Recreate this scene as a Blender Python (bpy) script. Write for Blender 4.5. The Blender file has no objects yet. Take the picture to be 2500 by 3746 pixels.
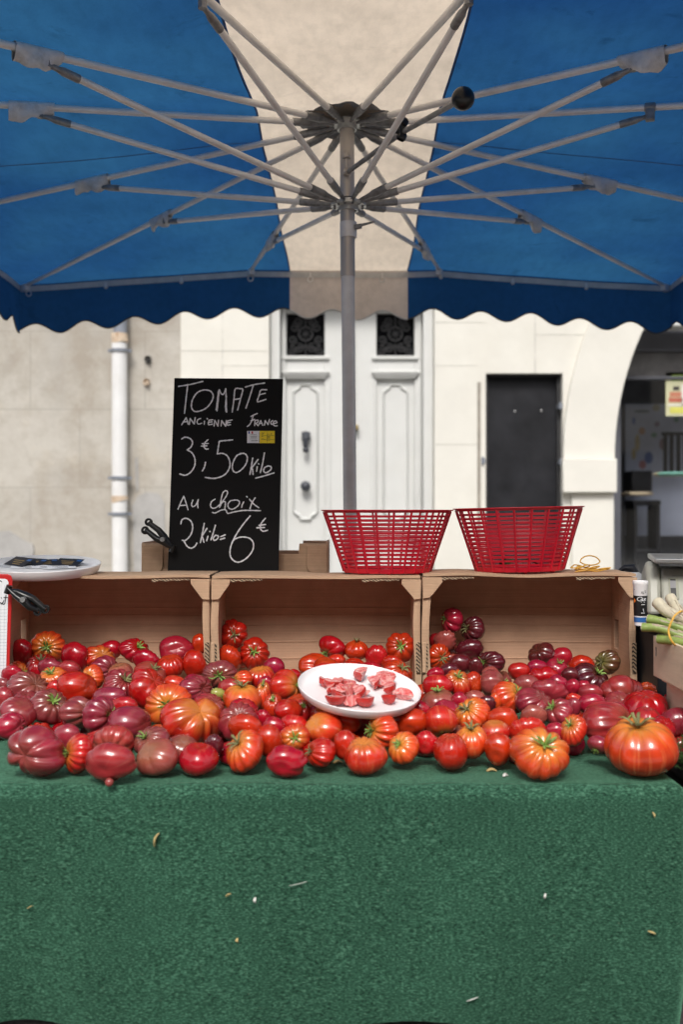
import bpy, math, random
import numpy as np
from mathutils import Vector, Matrix, noise as mnoise
sc = bpy.context.scene
col = sc.collection
R = math.radians
rnd = random.Random(7)

# ---------------------------------------------------------------- camera
F = 3646.0          # focal length in photo pixels (35 mm lens on a 24 mm wide frame)
CH = 1.12           # height of the lens
cam_d = bpy.data.cameras.new('camera')
cam = bpy.data.objects.new('camera', cam_d); col.objects.link(cam)
cam.location = (0, 0, CH); cam.rotation_euler = (R(90), 0, 0)
cam_d.sensor_fit = 'HORIZONTAL'; cam_d.sensor_width = 24; cam_d.lens = 35
cam_d.clip_start = .05; cam_d.clip_end = 400
cam_d.dof.use_dof = True; cam_d.dof.focus_distance = 2.95; cam_d.dof.aperture_fstop = 2.3
sc.camera = cam
# ---------------------------------------------------------------- overcast daylight
SUN_EL, SUN_AZ = R(47), R(188)       # high, from behind the photographer
w = bpy.data.worlds.new('World'); sc.world = w; w.use_nodes = True
wn, wl = w.node_tree.nodes, w.node_tree.links
bg = wn['Background']
sky = wn.new('ShaderNodeTexSky'); sky.sky_type = 'NISHITA'; sky.sun_disc = False
sky.sun_elevation = SUN_EL; sky.sun_rotation = SUN_AZ; sky.dust_density = 4.0; sky.air_density = 1.0
hs = wn.new('ShaderNodeHueSaturation'); hs.inputs['Saturation'].default_value = .22   # cloud cover
wl.new(sky.outputs[0], hs.inputs['Color']); wl.new(hs.outputs[0], bg.inputs['Color'])
bg.inputs['Strength'].default_value = .15
sd = bpy.data.lights.new('sun', 'SUN'); sd.energy = 1.5; sd.angle = R(15); sd.color = (1, .95, .88)
sun = bpy.data.objects.new('sun', sd); col.objects.link(sun)
sun.rotation_euler = (R(90) - SUN_EL, 0, R(-8))     # shines towards +Y and down
sc.view_settings.view_transform = 'Standard'; sc.view_settings.look = 'None'
sc.view_settings.gamma = 1; sc.view_settings.exposure = 0.40
sc.cycles.max_bounces = 8; sc.cycles.transparent_max_bounces = 8
sc.cycles.caustics_reflective = False; sc.cycles.caustics_refractive = False
sc.cycles.sample_clamp_indirect = 6
sc.cycles.use_denoising = True

def at(px, py, d):
    """point at depth d seen at photo pixel (px, py)"""
    return Vector(((px-1250)/F*d, d, CH+(1873-py)/F*d))

# ---------------------------------------------------------------- mesh helpers
class MB:
    def __init__(s): s.v = []; s.f = []; s.m = []; s.cur = 0
    def add(s, vs, fs):
        n = len(s.v); s.v += [tuple(p) for p in vs]
        s.f += [tuple(i+n for i in f) for f in fs]; s.m += [s.cur]*len(fs); return s
    def obox(s, c, size, rot=None):
        hx, hy, hz = [a/2 for a in size]; c = Vector(c)
        vs = [Vector((x, y, z)) for x in (-hx, hx) for y in (-hy, hy) for z in (-hz, hz)]
        if rot is not None: vs = [rot @ p for p in vs]
        return s.add([p+c for p in vs], [(0,1,3,2),(4,6,7,5),(0,4,5,1),(2,3,7,6),(0,2,6,4),(1,5,7,3)])
    def box(s, x0, x1, y0, y1, z0, z1):
        return s.obox(((x0+x1)/2,(y0+y1)/2,(z0+z1)/2), (abs(x1-x0),abs(y1-y0),abs(z1-z0)))
    def tube(s, pts, r, n=10, caps=True, closed=False, flat=None):
        pts = [Vector(p) for p in pts]; k = len(pts)
        rs = r if isinstance(r, (list, tuple)) else [r]*k
        up = None; vs = []
        for i, p in enumerate(pts):
            a = pts[(i-1) % k] if (closed or i > 0) else p
            b = pts[(i+1) % k] if (closed or i < k-1) else p
            t = (b-a).normalized()
            if up is None:
                up = Vector((0,0,1)) if abs(t.z) < .9 else Vector((1,0,0))
            up = (up - t*up.dot(t)).normalized(); sd_ = t.cross(up)
            for j in range(n):
                an = 2*math.pi*j/n
                vs.append(p + (up*math.cos(an)*(flat or 1) + sd_*math.sin(an))*rs[i])
        fs = []
        for i in range(k if closed else k-1):
            i2 = (i+1) % k
            for j in range(n):
                j2 = (j+1) % n
                fs.append((i*n+j, i*n+j2, i2*n+j2, i2*n+j))
        if caps and not closed:
            fs.append(tuple(reversed(range(n)))); fs.append(tuple((k-1)*n+j for j in range(n)))
        return s.add(vs, fs)
    def lathe(s, prof, n=32, c=(0,0,0), sx=1, sy=1, rot=None, a0=0, a1=2*math.pi):
        c = Vector(c); vs = []; full = abs(a1-a0-2*math.pi) < 1e-6
        m = n if full else n+1
        for (r, z) in prof:
            for j in range(m):
                an = a0+(a1-a0)*j/n
                p = Vector((r*math.cos(an)*sx, r*math.sin(an)*sy, z))
                vs.append((rot @ p if rot is not None else p)+c)
        fs = []
        for i in range(len(prof)-1):
            for j in range(n):
                j2 = (j+1) % m
                fs.append((i*m+j, i*m+j2, (i+1)*m+j2, (i+1)*m+j))
        return s.add(vs, fs)
    def sphere(s, c, r, n=16, m=10, sx=1, sy=1, sz=1):
        prof = [(max(1e-5, r*math.sin(math.pi*i/m)), -r*sz*math.cos(math.pi*i/m)) for i in range(m+1)]
        return s.lathe(prof, n, c, sx, sy)
    def prism(s, poly, fn, d0, d1):
        """extrude a 2-D polygon; fn(u, v, d) gives the 3-D point"""
        k = len(poly)
        vs = [fn(u, v, d0) for u, v in poly] + [fn(u, v, d1) for u, v in poly]
        fs = [tuple(range(k)), tuple(reversed(range(k, 2*k)))]
        fs += [(i, k+i, k+(i+1) % k, (i+1) % k) for i in range(k)]
        return s.add(vs, fs)
    def grid(s, fn, nu, nv):
        vs = [fn(i/nu, j/nv) for i in range(nu+1) for j in range(nv+1)]
        fs = [(i*(nv+1)+j, (i+1)*(nv+1)+j, (i+1)*(nv+1)+j+1, i*(nv+1)+j+1) for i in range(nu) for j in range(nv)]
        return s.add(vs, fs)

ORG = {}
def smooth_by_angle(me, deg=40):
    me.shade_smooth()
    me.set_sharp_from_angle(angle=R(deg))
def obj(name, mb, mats, parent=None, origin=None, smooth=True, bevel=0, ang=40):
    o_ = Vector(origin) if origin is not None else (ORG[parent.name] if parent is not None else Vector((0,0,0)))
    me = bpy.data.meshes.new(name)
    me.from_pydata([tuple(Vector(p)-o_) for p in mb.v], [], mb.f)
    if not isinstance(mats, (list, tuple)): mats = [mats]
    for m in mats: me.materials.append(m)
    if len(mats) > 1: me.polygons.foreach_set('material_index', mb.m)
    me.validate(); me.update()
    import bmesh
    bm = bmesh.new(); bm.from_mesh(me); bmesh.ops.recalc_face_normals(bm, faces=bm.faces); bm.to_mesh(me); bm.free()
    if smooth: smooth_by_angle(me, ang)
    o = bpy.data.objects.new(name, me); col.objects.link(o)
    if parent is not None:
        o.parent = parent; o.location = o_ - ORG[parent.name]
    else: o.location = o_
    ORG[o.name] = o_
    if bevel:
        b = o.modifiers.new('bevel', 'BEVEL'); b.width = bevel; b.segments = 2; b.limit_method = 'ANGLE'
    return o
def tag(o, label=None, cat=None, group=None, kind=None):
    if label: o['label'] = label
    if cat: o['category'] = cat
    if group: o['group'] = group
    if kind: o['kind'] = kind
    return o
def empty(name, loc, label, cat, group=None):
    o = bpy.data.objects.new(name, None); col.objects.link(o); o.location = loc; o.empty_display_size = .05
    ORG[o.name] = Vector(loc)
    return tag(o, label, cat, group)
def struct(name, mb, m, **k): return tag(obj(name, mb, m, **k), kind='structure')
def smoothline(pts, per=6, closed=False):
    """Catmull-Rom through 2-D or 3-D points"""
    P_ = [np.array(p, float) for p in pts]; n = len(P_)
    if n < 3: return P_
    out = []
    for i in range(n-1):
        p0 = P_[i-1] if i > 0 else 2*P_[0]-P_[1]; p1 = P_[i]; p2 = P_[i+1]
        p3 = P_[i+2] if i+2 < n else 2*P_[-1]-P_[-2]
        for k in range(per):
            t = k/per
            out.append(.5*((2*p1)+(-p0+p2)*t+(2*p0-5*p1+4*p2-p3)*t*t+(-p0+3*p1-3*p2+p3)*t**3))
    out.append(P_[-1]); return out

# ---------------------------------------------------------------- materials
def nodes(name):
    m = bpy.data.materials.new(name); m.use_nodes = True
    nt = m.node_tree; return m, nt.nodes, nt.links, nt.nodes['Principled BSDF']
def ramp(n, stops, interp='LINEAR'):
    r = n.new('ShaderNodeValToRGB'); e = r.color_ramp.elements; r.color_ramp.interpolation = interp
    while len(e) < len(stops): e.new(.5)
    for x, (p, c) in zip(e, stops):
        x.position = p; x.color = (*c, 1) if len(c) == 3 else c
    return r
def noise(n, l, scale, detail=4, rough=.55, stretch=None, coord='Object', dist=0):
    tc = n.new('ShaderNodeTexCoord'); t = n.new('ShaderNodeTexNoise')
    t.inputs['Scale'].default_value = scale; t.inputs['Detail'].default_value = detail
    t.inputs['Roughness'].default_value = rough; t.inputs['Distortion'].default_value = dist
    if stretch:
        mp = n.new('ShaderNodeMapping'); mp.inputs['Scale'].default_value = stretch
        l.new(tc.outputs[coord], mp.inputs[0]); l.new(mp.outputs[0], t.inputs['Vector'])
    else: l.new(tc.outputs[coord], t.inputs['Vector'])
    return t
def mixc(n, l, fac, a, b, mode='MIX'):
    m = n.new('ShaderNodeMix'); m.data_type = 'RGBA'; m.blend_type = mode
    for s, val in ((m.inputs['Factor'], fac), (m.inputs[6], a), (m.inputs[7], b)):
        if hasattr(val, 'default_value') or hasattr(val, 'is_output'): l.new(val, s)
        else: s.default_value = val if isinstance(val, (int, float)) else ((*val, 1) if len(val) == 3 else val)
    return m.outputs[2]
def bump(n, l, b, height, strength=.3, dist=.01):
    bp = n.new('ShaderNodeBump'); bp.inputs['Strength'].default_value = strength; bp.inputs['Distance'].default_value = dist
    l.new(height, bp.inputs['Height']); l.new(bp.outputs[0], b.inputs['Normal'])
def M(name, c, rough=.6, var=.25, scale=12, metal=0, bmp=0, bscale=60, bdist=.004, stretch=None, dirt=None, dirt_amt=.5, spec=.5, rvar=.1):
    m, n, l, b = nodes(name)
    t = noise(n, l, scale, 5, .6, stretch)
    lo = tuple(max(0, x*(1-var)) for x in c); hi = tuple(min(1, x*(1+var)) for x in c)
    out = ramp(n, [(.3, lo), (.7, hi)]); l.new(t.outputs[0], out.inputs[0]); o = out.outputs[0]
    if dirt:
        t2 = noise(n, l, scale*.45, 6, .65, stretch)
        r2 = ramp(n, [(.5, (0,0,0)), (.72, (dirt_amt,)*3)]); l.new(t2.outputs[0], r2.inputs[0])
        o = mixc(n, l, r2.outputs[0], o, dirt)
    l.new(o, b.inputs['Base Color'])
    mr = n.new('ShaderNodeMapRange'); mr.inputs[3].default_value = max(.02, rough-rvar); mr.inputs[4].default_value = min(1, rough+rvar)
    l.new(t.outputs[0], mr.inputs[0]); l.new(mr.outputs[0], b.inputs['Roughness'])
    b.inputs['Metallic'].default_value = metal; b.inputs['Specular IOR Level'].default_value = spec
    if bmp:
        t3 = noise(n, l, bscale, 5, .6, stretch); bump(n, l, b, t3.outputs[0], bmp, bdist)
    return m
# ================================================================ MATERIAL SET
K = {}
K['asphalt'] = M('asphalt', (.045,.043,.043), .9, .5, 90, bmp=.8, bscale=140, bdist=.01, dirt=(.12,.11,.10), dirt_amt=.5)
K['bounce_paving'] = M('bounce_paving', (.36,.345,.32), .85, .15, 3, bmp=.3)
K['pavement'] = M('pavement', (.36,.345,.32), .85, .2, 6, bmp=.3)
K['white_wall'] = M('white_wall', (.715,.695,.635), .8, .05, 2.2, bmp=.15, bscale=25, dirt=(.56,.53,.46), dirt_amt=.4)
K['white_paint'] = M('white_paint', (.62,.625,.61), .45, .03, 5, dirt=(.62,.60,.55), dirt_amt=.25, bmp=.05, bscale=14)
K['black_metal'] = M('black_metal', (.013,.0135,.017), .5, .4, 5, bmp=.1, bscale=30, dirt=(.028,.028,.032), spec=.3)
K['iron'] = M('iron', (.035,.035,.037), .55, .3, 30, spec=.3)
K['dark_glass'] = M('dark_glass', (.003,.003,.004), .2, .3, 3, spec=.12)
K['shop_grey'] = M('shop_grey', (.10,.104,.125), .5, .12, 4)
K['pipe_white'] = M('pipe_white', (.74,.74,.74), .5, .05, 6, dirt=(.60,.57,.52), dirt_amt=.4)
K['zinc'] = M('zinc', (.21,.23,.27), .5, .2, 12)
K['knob_iron'] = M('knob_iron', (.045,.05,.062), .4, .3, 30)
K['rust'] = M('rust', (.62,.5,.38), .8, .2, 25, dirt=(.30,.13,.04), dirt_amt=.95)
K['cement'] = M('cement', (.40,.39,.38), .9, .12, 8, bmp=.3, bscale=40, dirt=(.27,.265,.25), dirt_amt=.6)
K['galv'] = M('galv', (.82,.80,.79), .42, .08, 14, metal=.1, dirt=(.55,.52,.49), dirt_amt=.45)
K['pole_metal'] = M('pole_metal', (.58,.52,.46), .36, .2, 10, metal=.3, stretch=(1,1,.12), dirt=(.22,.17,.13), dirt_amt=.7)
K['fitting'] = M('fitting', (.26,.26,.265), .5, .4, 40, metal=.4, dirt=(.2,.19,.18))
K['star'] = M('star', (.6,.6,.58), .4, .2, 40, metal=.5)
K['wrap'] = M('wrap', (.70,.69,.69), .5, .12, 30, bmp=.5, bscale=38, bdist=.010, dirt=(.30,.27,.24), dirt_amt=.6)
K['patch'] = M('patch', (.36,.37,.40), .85, .35, 25, bmp=.6, bscale=30)
K['hem'] = M('hem', (.60,.59,.58), .8, .12, 20)
K['black_plastic'] = M('black_plastic', (.008,.008,.009), .32, .3, 30, rvar=.05)
K['white_plastic'] = M('white_plastic', (.85,.84,.845), .35, .02, 8)
K['sign_black'] = M('sign_black', (.010,.0096,.0096), .8, .15, 10, bmp=.04, bscale=200, spec=.2)
K['chalk'] = M('chalk', (.86,.86,.88), .8, .15, 90)
K['yellow'] = M('yellow', (.88,.66,.02), .6, .04, 20)
K['paper'] = M('paper', (.83,.84,.87), .7, .03, 20)
K['flag_blue'] = M('flag_blue', (.03,.06,.35), .6, .05)
K['flag_red'] = M('flag_red', (.55,.03,.04), .6, .05)
K['ink'] = M('ink', (.03,.03,.035), .6, .1)
K['grey_ink'] = M('grey_ink', (.28,.28,.29), .7, .1)
K['gold_ink'] = M('gold_ink', (.38,.25,.08), .5, .2, 60)
K['red_plastic'] = M('red_plastic', (.55,.008,.026), .33, .14, 14, spec=.5)
K['red_frame'] = M('red_frame', (.55,.02,.02), .35, .08)
K['rubber'] = M('rubber', (.72,.40,.06), .5, .15, 30)
K['scale_body'] = M('scale_body', (.43,.43,.37), .45, .05, 6, dirt=(.34,.34,.29), dirt_amt=.5)
K['steel'] = M('steel', (.36,.36,.36), .35, .1, 6, metal=.7)
K['plywood'] = M('plywood', (.68,.57,.41), .75, .12, 5, stretch=(1,1,5), bmp=.15, bscale=30, dirt=(.37,.24,.11), dirt_amt=.5)
K['orange'] = M('orange_dot', (.85,.20,.02), .5, .05)
K['blue_plastic'] = M('blue_plastic', (.03,.13,.38), .4, .05)
K['navy'] = M('navy', (.010,.011,.018), .5, .1)
K['black_cloth'] = M('black_cloth', (.012,.012,.012), .95, .4, 40, bmp=.4, bscale=120)
K['bread'] = M('scrap', (.55,.42,.18), .8, .25, 60)
K['scrap_white'] = M('scrap_white', (.62,.62,.58), .8, .1, 60)
K['leaf'] = M('leaf', (.045,.12,.028), .6, .45, 40)
K['leaf_pale'] = M('calyx_green', (.20,.31,.065), .55, .5, 25)
K['leaf_dry'] = M('calyx_dry', (.20,.19,.075), .7, .45, 25)

def cardboard(name, c, dark=False):
    m, n, l, b = nodes(name)
    t = noise(n, l, 7, 6, .65)
    a = ramp(n, [(.3, tuple(x*.84 for x in c)), (.7, tuple(min(1, x*1.1) for x in c))]); l.new(t.outputs[0], a.inputs[0])
    fl = noise(n, l, 3, 3, .5, (1.0, 1.0, 70))            # flutes run level across the sheet
    r = ramp(n, [(.33, (.84,)*3), (.6, (1.03,)*3)]); l.new(fl.outputs[0], r.inputs[0])
    o = mixc(n, l, .5, a.outputs[0], r.outputs[0], 'MULTIPLY')
    st = noise(n, l, 4.5, 5, .7); r3 = ramp(n, [(.62, (0,0,0)), (.75, (.5,)*3)]); l.new(st.outputs[0], r3.inputs[0])
    o = mixc(n, l, r3.outputs[0], o, tuple(x*.45 for x in c))
    l.new(o, b.inputs['Base Color']); b.inputs['Roughness'].default_value = .85; b.inputs['Specular IOR Level'].default_value = .2
    bump(n, l, b, fl.outputs[0], .3, .004)
    return m
K['card'] = cardboard('cardboard', (.56,.345,.23))
K['card_light'] = cardboard('cardboard_face', (.58,.385,.25))
def torn_edge():
    m, n, l, b = nodes('corrugated_edge')
    tc = n.new('ShaderNodeTexCoord'); wv = n.new('ShaderNodeTexWave'); wv.wave_type = 'BANDS'; wv.bands_direction = 'DIAGONAL'
    wv.inputs['Scale'].default_value = 55; wv.inputs['Distortion'].default_value = 2.5
    l.new(tc.outputs['Object'], wv.inputs['Vector'])
    r = ramp(n, [(.38, (.03,.02,.013)), (.55, (.44,.31,.20))]); l.new(wv.outputs[0], r.inputs[0])
    l.new(r.outputs[0], b.inputs['Base Color']); b.inputs['Roughness'].default_value = .9
    return m
K['torn'] = torn_edge()

def stone():
    m, n, l, b = nodes('stone_wall')
    tc = n.new('ShaderNodeTexCoord'); mp = n.new('ShaderNodeMapping')
    mp.inputs['Rotation'].default_value = (R(90), 0, 0)
    mp.inputs['Location'].default_value = (.30, .0, 0)
    l.new(tc.outputs['Object'], mp.inputs[0])
    br = n.new('ShaderNodeTexBrick'); br.offset = .43; br.squash = 1
    br.inputs['Scale'].default_value = 1; br.inputs['Brick Width'].default_value = .98; br.inputs['Row Height'].default_value = .665
    br.inputs['Mortar Size'].default_value = .006; br.inputs['Mortar Smooth'].default_value = .8
    br.inputs['Color1'].default_value = (.54,.51,.46,1); br.inputs['Color2'].default_value = (.48,.455,.41,1); br.inputs['Mortar'].default_value = (.36,.34,.305,1)
    l.new(mp.outputs[0], br.inputs['Vector'])
    t = noise(n, l, 1.7, 8, .68); r = ramp(n, [(.35, (.80,.78,.76)), (.55, (1,1,1)), (.75, (1.02,.96,.86))]); l.new(t.outputs[0], r.inputs[0])
    o = mixc(n, l, .9, br.outputs[0], r.outputs[0], 'MULTIPLY')
    t2 = noise(n, l, .9, 8, .7); r2 = ramp(n, [(.46, (0,0,0)), (.60, (.9,)*3)]); l.new(t2.outputs[0], r2.inputs[0])
    o = mixc(n, l, r2.outputs[0], o, (.34,.30,.25))
    t6 = noise(n, l, 1.3, 7, .65, (1,1,.7)); r6 = ramp(n, [(.52, (0,0,0)), (.7, (.6,)*3)]); l.new(t6.outputs[0], r6.inputs[0])
    o = mixc(n, l, r6.outputs[0], o, (.41,.395,.37))
    t4 = noise(n, l, 22, 4, .6); r4 = ramp(n, [(.28, (.25,)*3), (.36, (0,0,0))]); l.new(t4.outputs[0], r4.inputs[0])
    o = mixc(n, l, r4.outputs[0], o, (.30,.27,.23))
    l.new(o, b.inputs['Base Color']); b.inputs['Roughness'].default_value = .92
    bump(n, l, b, t4.outputs[0], .35, .01)
    return m
K['stone'] = stone()

def canvas(name, c, trans=.55, stain=None, fade=False):
    m, n, l, b = nodes(name)
    n.remove(b)
    t = noise(n, l, 2.5, 7, .7); t5 = noise(n, l, 28, 4, .6, (1, .35, 1))
    r = ramp(n, [(.3, tuple(x*.86 for x in c)), (.65, tuple(min(1, x*1.06) for x in c))]); l.new(t.outputs[0], r.inputs[0])
    o = r.outputs[0]
    rr = ramp(n, [(.35, (.9,)*3), (.6, (1.03,)*3)]); l.new(t5.outputs[0], rr.inputs[0])
    o = mixc(n, l, .8, o, rr.outputs[0], 'MULTIPLY')
    if stain:
        t2 = noise(n, l, 5.5, 6, .7, dist=.6); r2 = ramp(n, [(.60, (0,0,0)), (.74, (.55,)*3)]); l.new(t2.outputs[0], r2.inputs[0])
        o = mixc(n, l, r2.outputs[0], o, stain)
    t7 = noise(n, l, .75, 3, .5); r7 = ramp(n, [(.36, (.66,.70,.78)), (.62, (1.55,1.42,1.08))]); l.new(t7.outputs[0], r7.inputs[0]); o = mixc(n, l, 1.0 if fade else 0.0, o, r7.outputs[0], 'MULTIPLY')
    d = n.new('ShaderNodeBsdfDiffuse'); tr = n.new('ShaderNodeBsdfTranslucent'); mx = n.new('ShaderNodeMixShader')
    l.new(o, d.inputs[0]); l.new(o, tr.inputs[0]); mx.inputs[0].default_value = trans
    bp = n.new('ShaderNodeBump'); bp.inputs['Strength'].default_value = .25; bp.inputs['Distance'].default_value = .02
    l.new(t.outputs[0], bp.inputs['Height']); l.new(bp.outputs[0], d.inputs['Normal']); l.new(bp.outputs[0], tr.inputs['Normal'])
    l.new(d.outputs[0], mx.inputs[1]); l.new(tr.outputs[0], mx.inputs[2])
    l.new(mx.outputs[0], n['Material Output'].inputs['Surface'])
    return m
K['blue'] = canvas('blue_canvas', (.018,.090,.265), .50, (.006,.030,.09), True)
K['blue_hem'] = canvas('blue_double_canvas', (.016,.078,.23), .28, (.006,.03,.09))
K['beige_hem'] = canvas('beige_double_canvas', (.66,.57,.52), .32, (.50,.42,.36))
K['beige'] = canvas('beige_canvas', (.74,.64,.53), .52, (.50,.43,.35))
K['trim'] = M('binding_tape', (.05,.055,.06), .8, .2, 20)

def felt():
    m, n, l, b = nodes('green_felt')
    a = noise(n, l, 1, 3, .65, (140, 140, 390)); a2 = noise(n, l, 1, 3, .6, (45, 45, 110)); big = noise(n, l, 2.1, 5, .6)
    r = ramp(n, [(.33, (.006,.024,.014)), (.46, (.022,.073,.044)), (.58, (.044,.132,.084)), (.70, (.115,.25,.165))]); l.new(a.outputs[0], r.inputs[0])
    r2 = ramp(n, [(.3, (.86,)*3), (.7, (1.12,)*3)]); l.new(a2.outputs[0], r2.inputs[0])
    r3 = ramp(n, [(.35, (.84,)*3), (.68, (1.14,)*3)]); l.new(big.outputs[0], r3.inputs[0])
    o = mixc(n, l, 1, r.outputs[0], r2.outputs[0], 'MULTIPLY'); o = mixc(n, l, 1, o, r3.outputs[0], 'MULTIPLY')
    fl = noise(n, l, 130, 2, .5); rf = ramp(n, [(.76, (0,0,0)), (.80, (.35,)*3)]); l.new(fl.outputs[0], rf.inputs[0])
    o = mixc(n, l, rf.outputs[0], o, (.30,.34,.25))
    l.new(o, b.inputs['Base Color']); b.inputs['Roughness'].default_value = .95; b.inputs['Specular IOR Level'].default_value = .15
    b.inputs['Sheen Weight'].default_value = .85; b.inputs['Sheen Roughness'].default_value = .35; b.inputs['Sheen Tint'].default_value = (.35,.85,.55,1)
    bump(n, l, b, a.outputs[0], .7, .004)
    return m
K['felt'] = felt()

def tomato_mat(name, c, shoulder, streak, sh_amt=.5, st_amt=.45, rough=.17):
    """flesh colour + paler shoulders round the stem + streaks along the ribs"""
    m, n, l, b = nodes(name)
    am = n.new('ShaderNodeAttribute'); am.attribute_name = 'mer'
    ap = n.new('ShaderNodeAttribute'); ap.attribute_name = 'pol'
    oi = n.new('ShaderNodeObjectInfo')
    vm = n.new('ShaderNodeVectorMath'); vm.operation = 'ADD'
    sc_ = n.new('ShaderNodeVectorMath'); sc_.operation = 'SCALE'; sc_.inputs['Scale'].default_value = 40
    cx = n.new('ShaderNodeCombineXYZ')
    for k in range(3): l.new(oi.outputs['Random'], cx.inputs[k])
    l.new(cx.outputs[0], sc_.inputs[0]); l.new(am.outputs['Vector'], vm.inputs[0]); l.new(sc_.outputs[0], vm.inputs[1])
    t = n.new('ShaderNodeTexNoise'); t.inputs['Scale'].default_value = 2.6; t.inputs['Detail'].default_value = 4; t.inputs['Roughness'].default_value = .6
    l.new(vm.outputs[0], t.inputs['Vector'])
    big = noise(n, l, 14, 3, .5)
    r = ramp(n, [(.3, tuple(x*.62 for x in c)), (.7, tuple(min(1, x*1.3) for x in c))]); l.new(big.outputs[0], r.inputs[0])
    o = r.outputs[0]
    rs = ramp(n, [(.55, (0,0,0)), (.74, (st_amt,)*3)]); l.new(t.outputs[0], rs.inputs[0])
    o = mixc(n, l, rs.outputs[0], o, streak)
    # shoulders
    mt = n.new('ShaderNodeMath'); mt.operation = 'MULTIPLY_ADD'; mt.inputs[1].default_value = .35; mt.inputs[2].default_value = -.17
    l.new(t.outputs[0], mt.inputs[0])
    ad = n.new('ShaderNodeMath'); ad.operation = 'ADD'; l.new(ap.outputs['Fac'], ad.inputs[0]); l.new(mt.outputs[0], ad.inputs[1])
    rp = ramp(n, [(.06, (sh_amt,)*3), (.34, (0,0,0))]); l.new(ad.outputs[0], rp.inputs[0])
    o = mixc(n, l, rp.outputs[0], o, shoulder)
    sc1 = noise(n, l, 75, 3, .6); rsc = ramp(n, [(.70, (0,0,0)), (.76, (.55,)*3)]); l.new(sc1.outputs[0], rsc.inputs[0]); o = mixc(n, l, rsc.outputs[0], o, tuple(.5*x+.5*y for x, y in zip(streak, (.42,.30,.16))))
    # each fruit a little riper or paler
    hsv = n.new('ShaderNodeHueSaturation')
    mr = n.new('ShaderNodeMapRange'); mr.inputs[3].default_value = .80; mr.inputs[4].default_value = 1.18; l.new(oi.outputs['Random'], mr.inputs[0]); l.new(mr.outputs[0], hsv.inputs['Value'])
    mr2 = n.new('ShaderNodeMapRange'); mr2.inputs[3].default_value = .490; mr2.inputs[4].default_value = .508; l.new(oi.outputs['Random'], mr2.inputs[0]); l.new(mr2.outputs[0], hsv.inputs['Hue'])
    l.new(o, hsv.inputs['Color']); l.new(hsv.outputs[0], b.inputs['Base Color'])
    b.inputs['Roughness'].default_value = rough; b.inputs['Specular IOR Level'].default_value = .6; b.inputs['Coat Weight'].default_value = .35; b.inputs['Coat Roughness'].default_value = .09
    fine = noise(n, l, 130, 3, .5)
    mr3 = n.new('ShaderNodeMapRange'); mr3.inputs[3].default_value = rough-.05; mr3.inputs[4].default_value = rough+.10; l.new(big.outputs[0], mr3.inputs[0]); l.new(mr3.outputs[0], b.inputs['Roughness'])
    bump(n, l, b, fine.outputs[0], .06, .002)
    return m
TM = {
 'R': tomato_mat('red_skin', (.42,.009,.005), (.40,.07,.015), (.55,.06,.02), .35, .35),
 'O': tomato_mat('orange_skin', (.56,.036,.010), (.60,.27,.04), (.74,.20,.07), .72, .6),
 'C': tomato_mat('crimson_skin', (.37,.010,.022), (.30,.05,.03), (.40,.03,.06), .3, .3),
 'P': tomato_mat('purple_skin', (.31,.024,.032), (.20,.07,.035), (.44,.10,.08), .5, .5, .19),
 'K': tomato_mat('brown_skin', (.28,.050,.045), (.20,.14,.045), (.42,.15,.11), .38, .6, .19),
 'D': tomato_mat('dark_skin', (.105,.010,.014), (.06,.03,.012), (.12,.015,.02), .5, .5),
 'G': tomato_mat('green_skin', (.33,.33,.07), (.22,.32,.06), (.5,.44,.2), .6, .5),
 'V': tomato_mat('olive_skin', (.10,.034,.018), (.15,.14,.04), (.17,.14,.05), .9, .8),
}

# ================================================================ GROUND
g = MB(); g.add([(-40,-30,0),(40,-30,0),(40,40,0),(-40,40,0)], [(0,1,2,3)])
struct('ground', g, K['asphalt'])
g = MB(); g.add([(-40,-30,.004),(40,-30,.004),(40,1.25,.004),(-40,1.25,.004)], [(0,1,2,3)])
struct('bounce_paving', g, K['bounce_paving'])  # pale sheet added out of view, bounces light up under the canopy
g = MB(); g.box(-12, 12, 5.7, 8.49, .0, .13)
struct('pavement', g, K['pavement'], bevel=.01)

# ================================================================ BACKGROUND BUILDINGS (wall plane at 8.5 m)
WY = 8.5; S = F/WY
def wx(px): return (px-1250)/S
def wz(py): return CH+(1873-py)/S
def wfn(u, v, d): return (wx(u), WY+d, wz(v))
TOP = wz(-1750)
def rect(mb, x0, x1, y0, y1, d0, d1):     # photo-pixel rectangle on the wall plane, depth range in metres
    mb.box(wx(x0), wx(x1), WY+d0, WY+d1, wz(y0), wz(y1))

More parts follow.
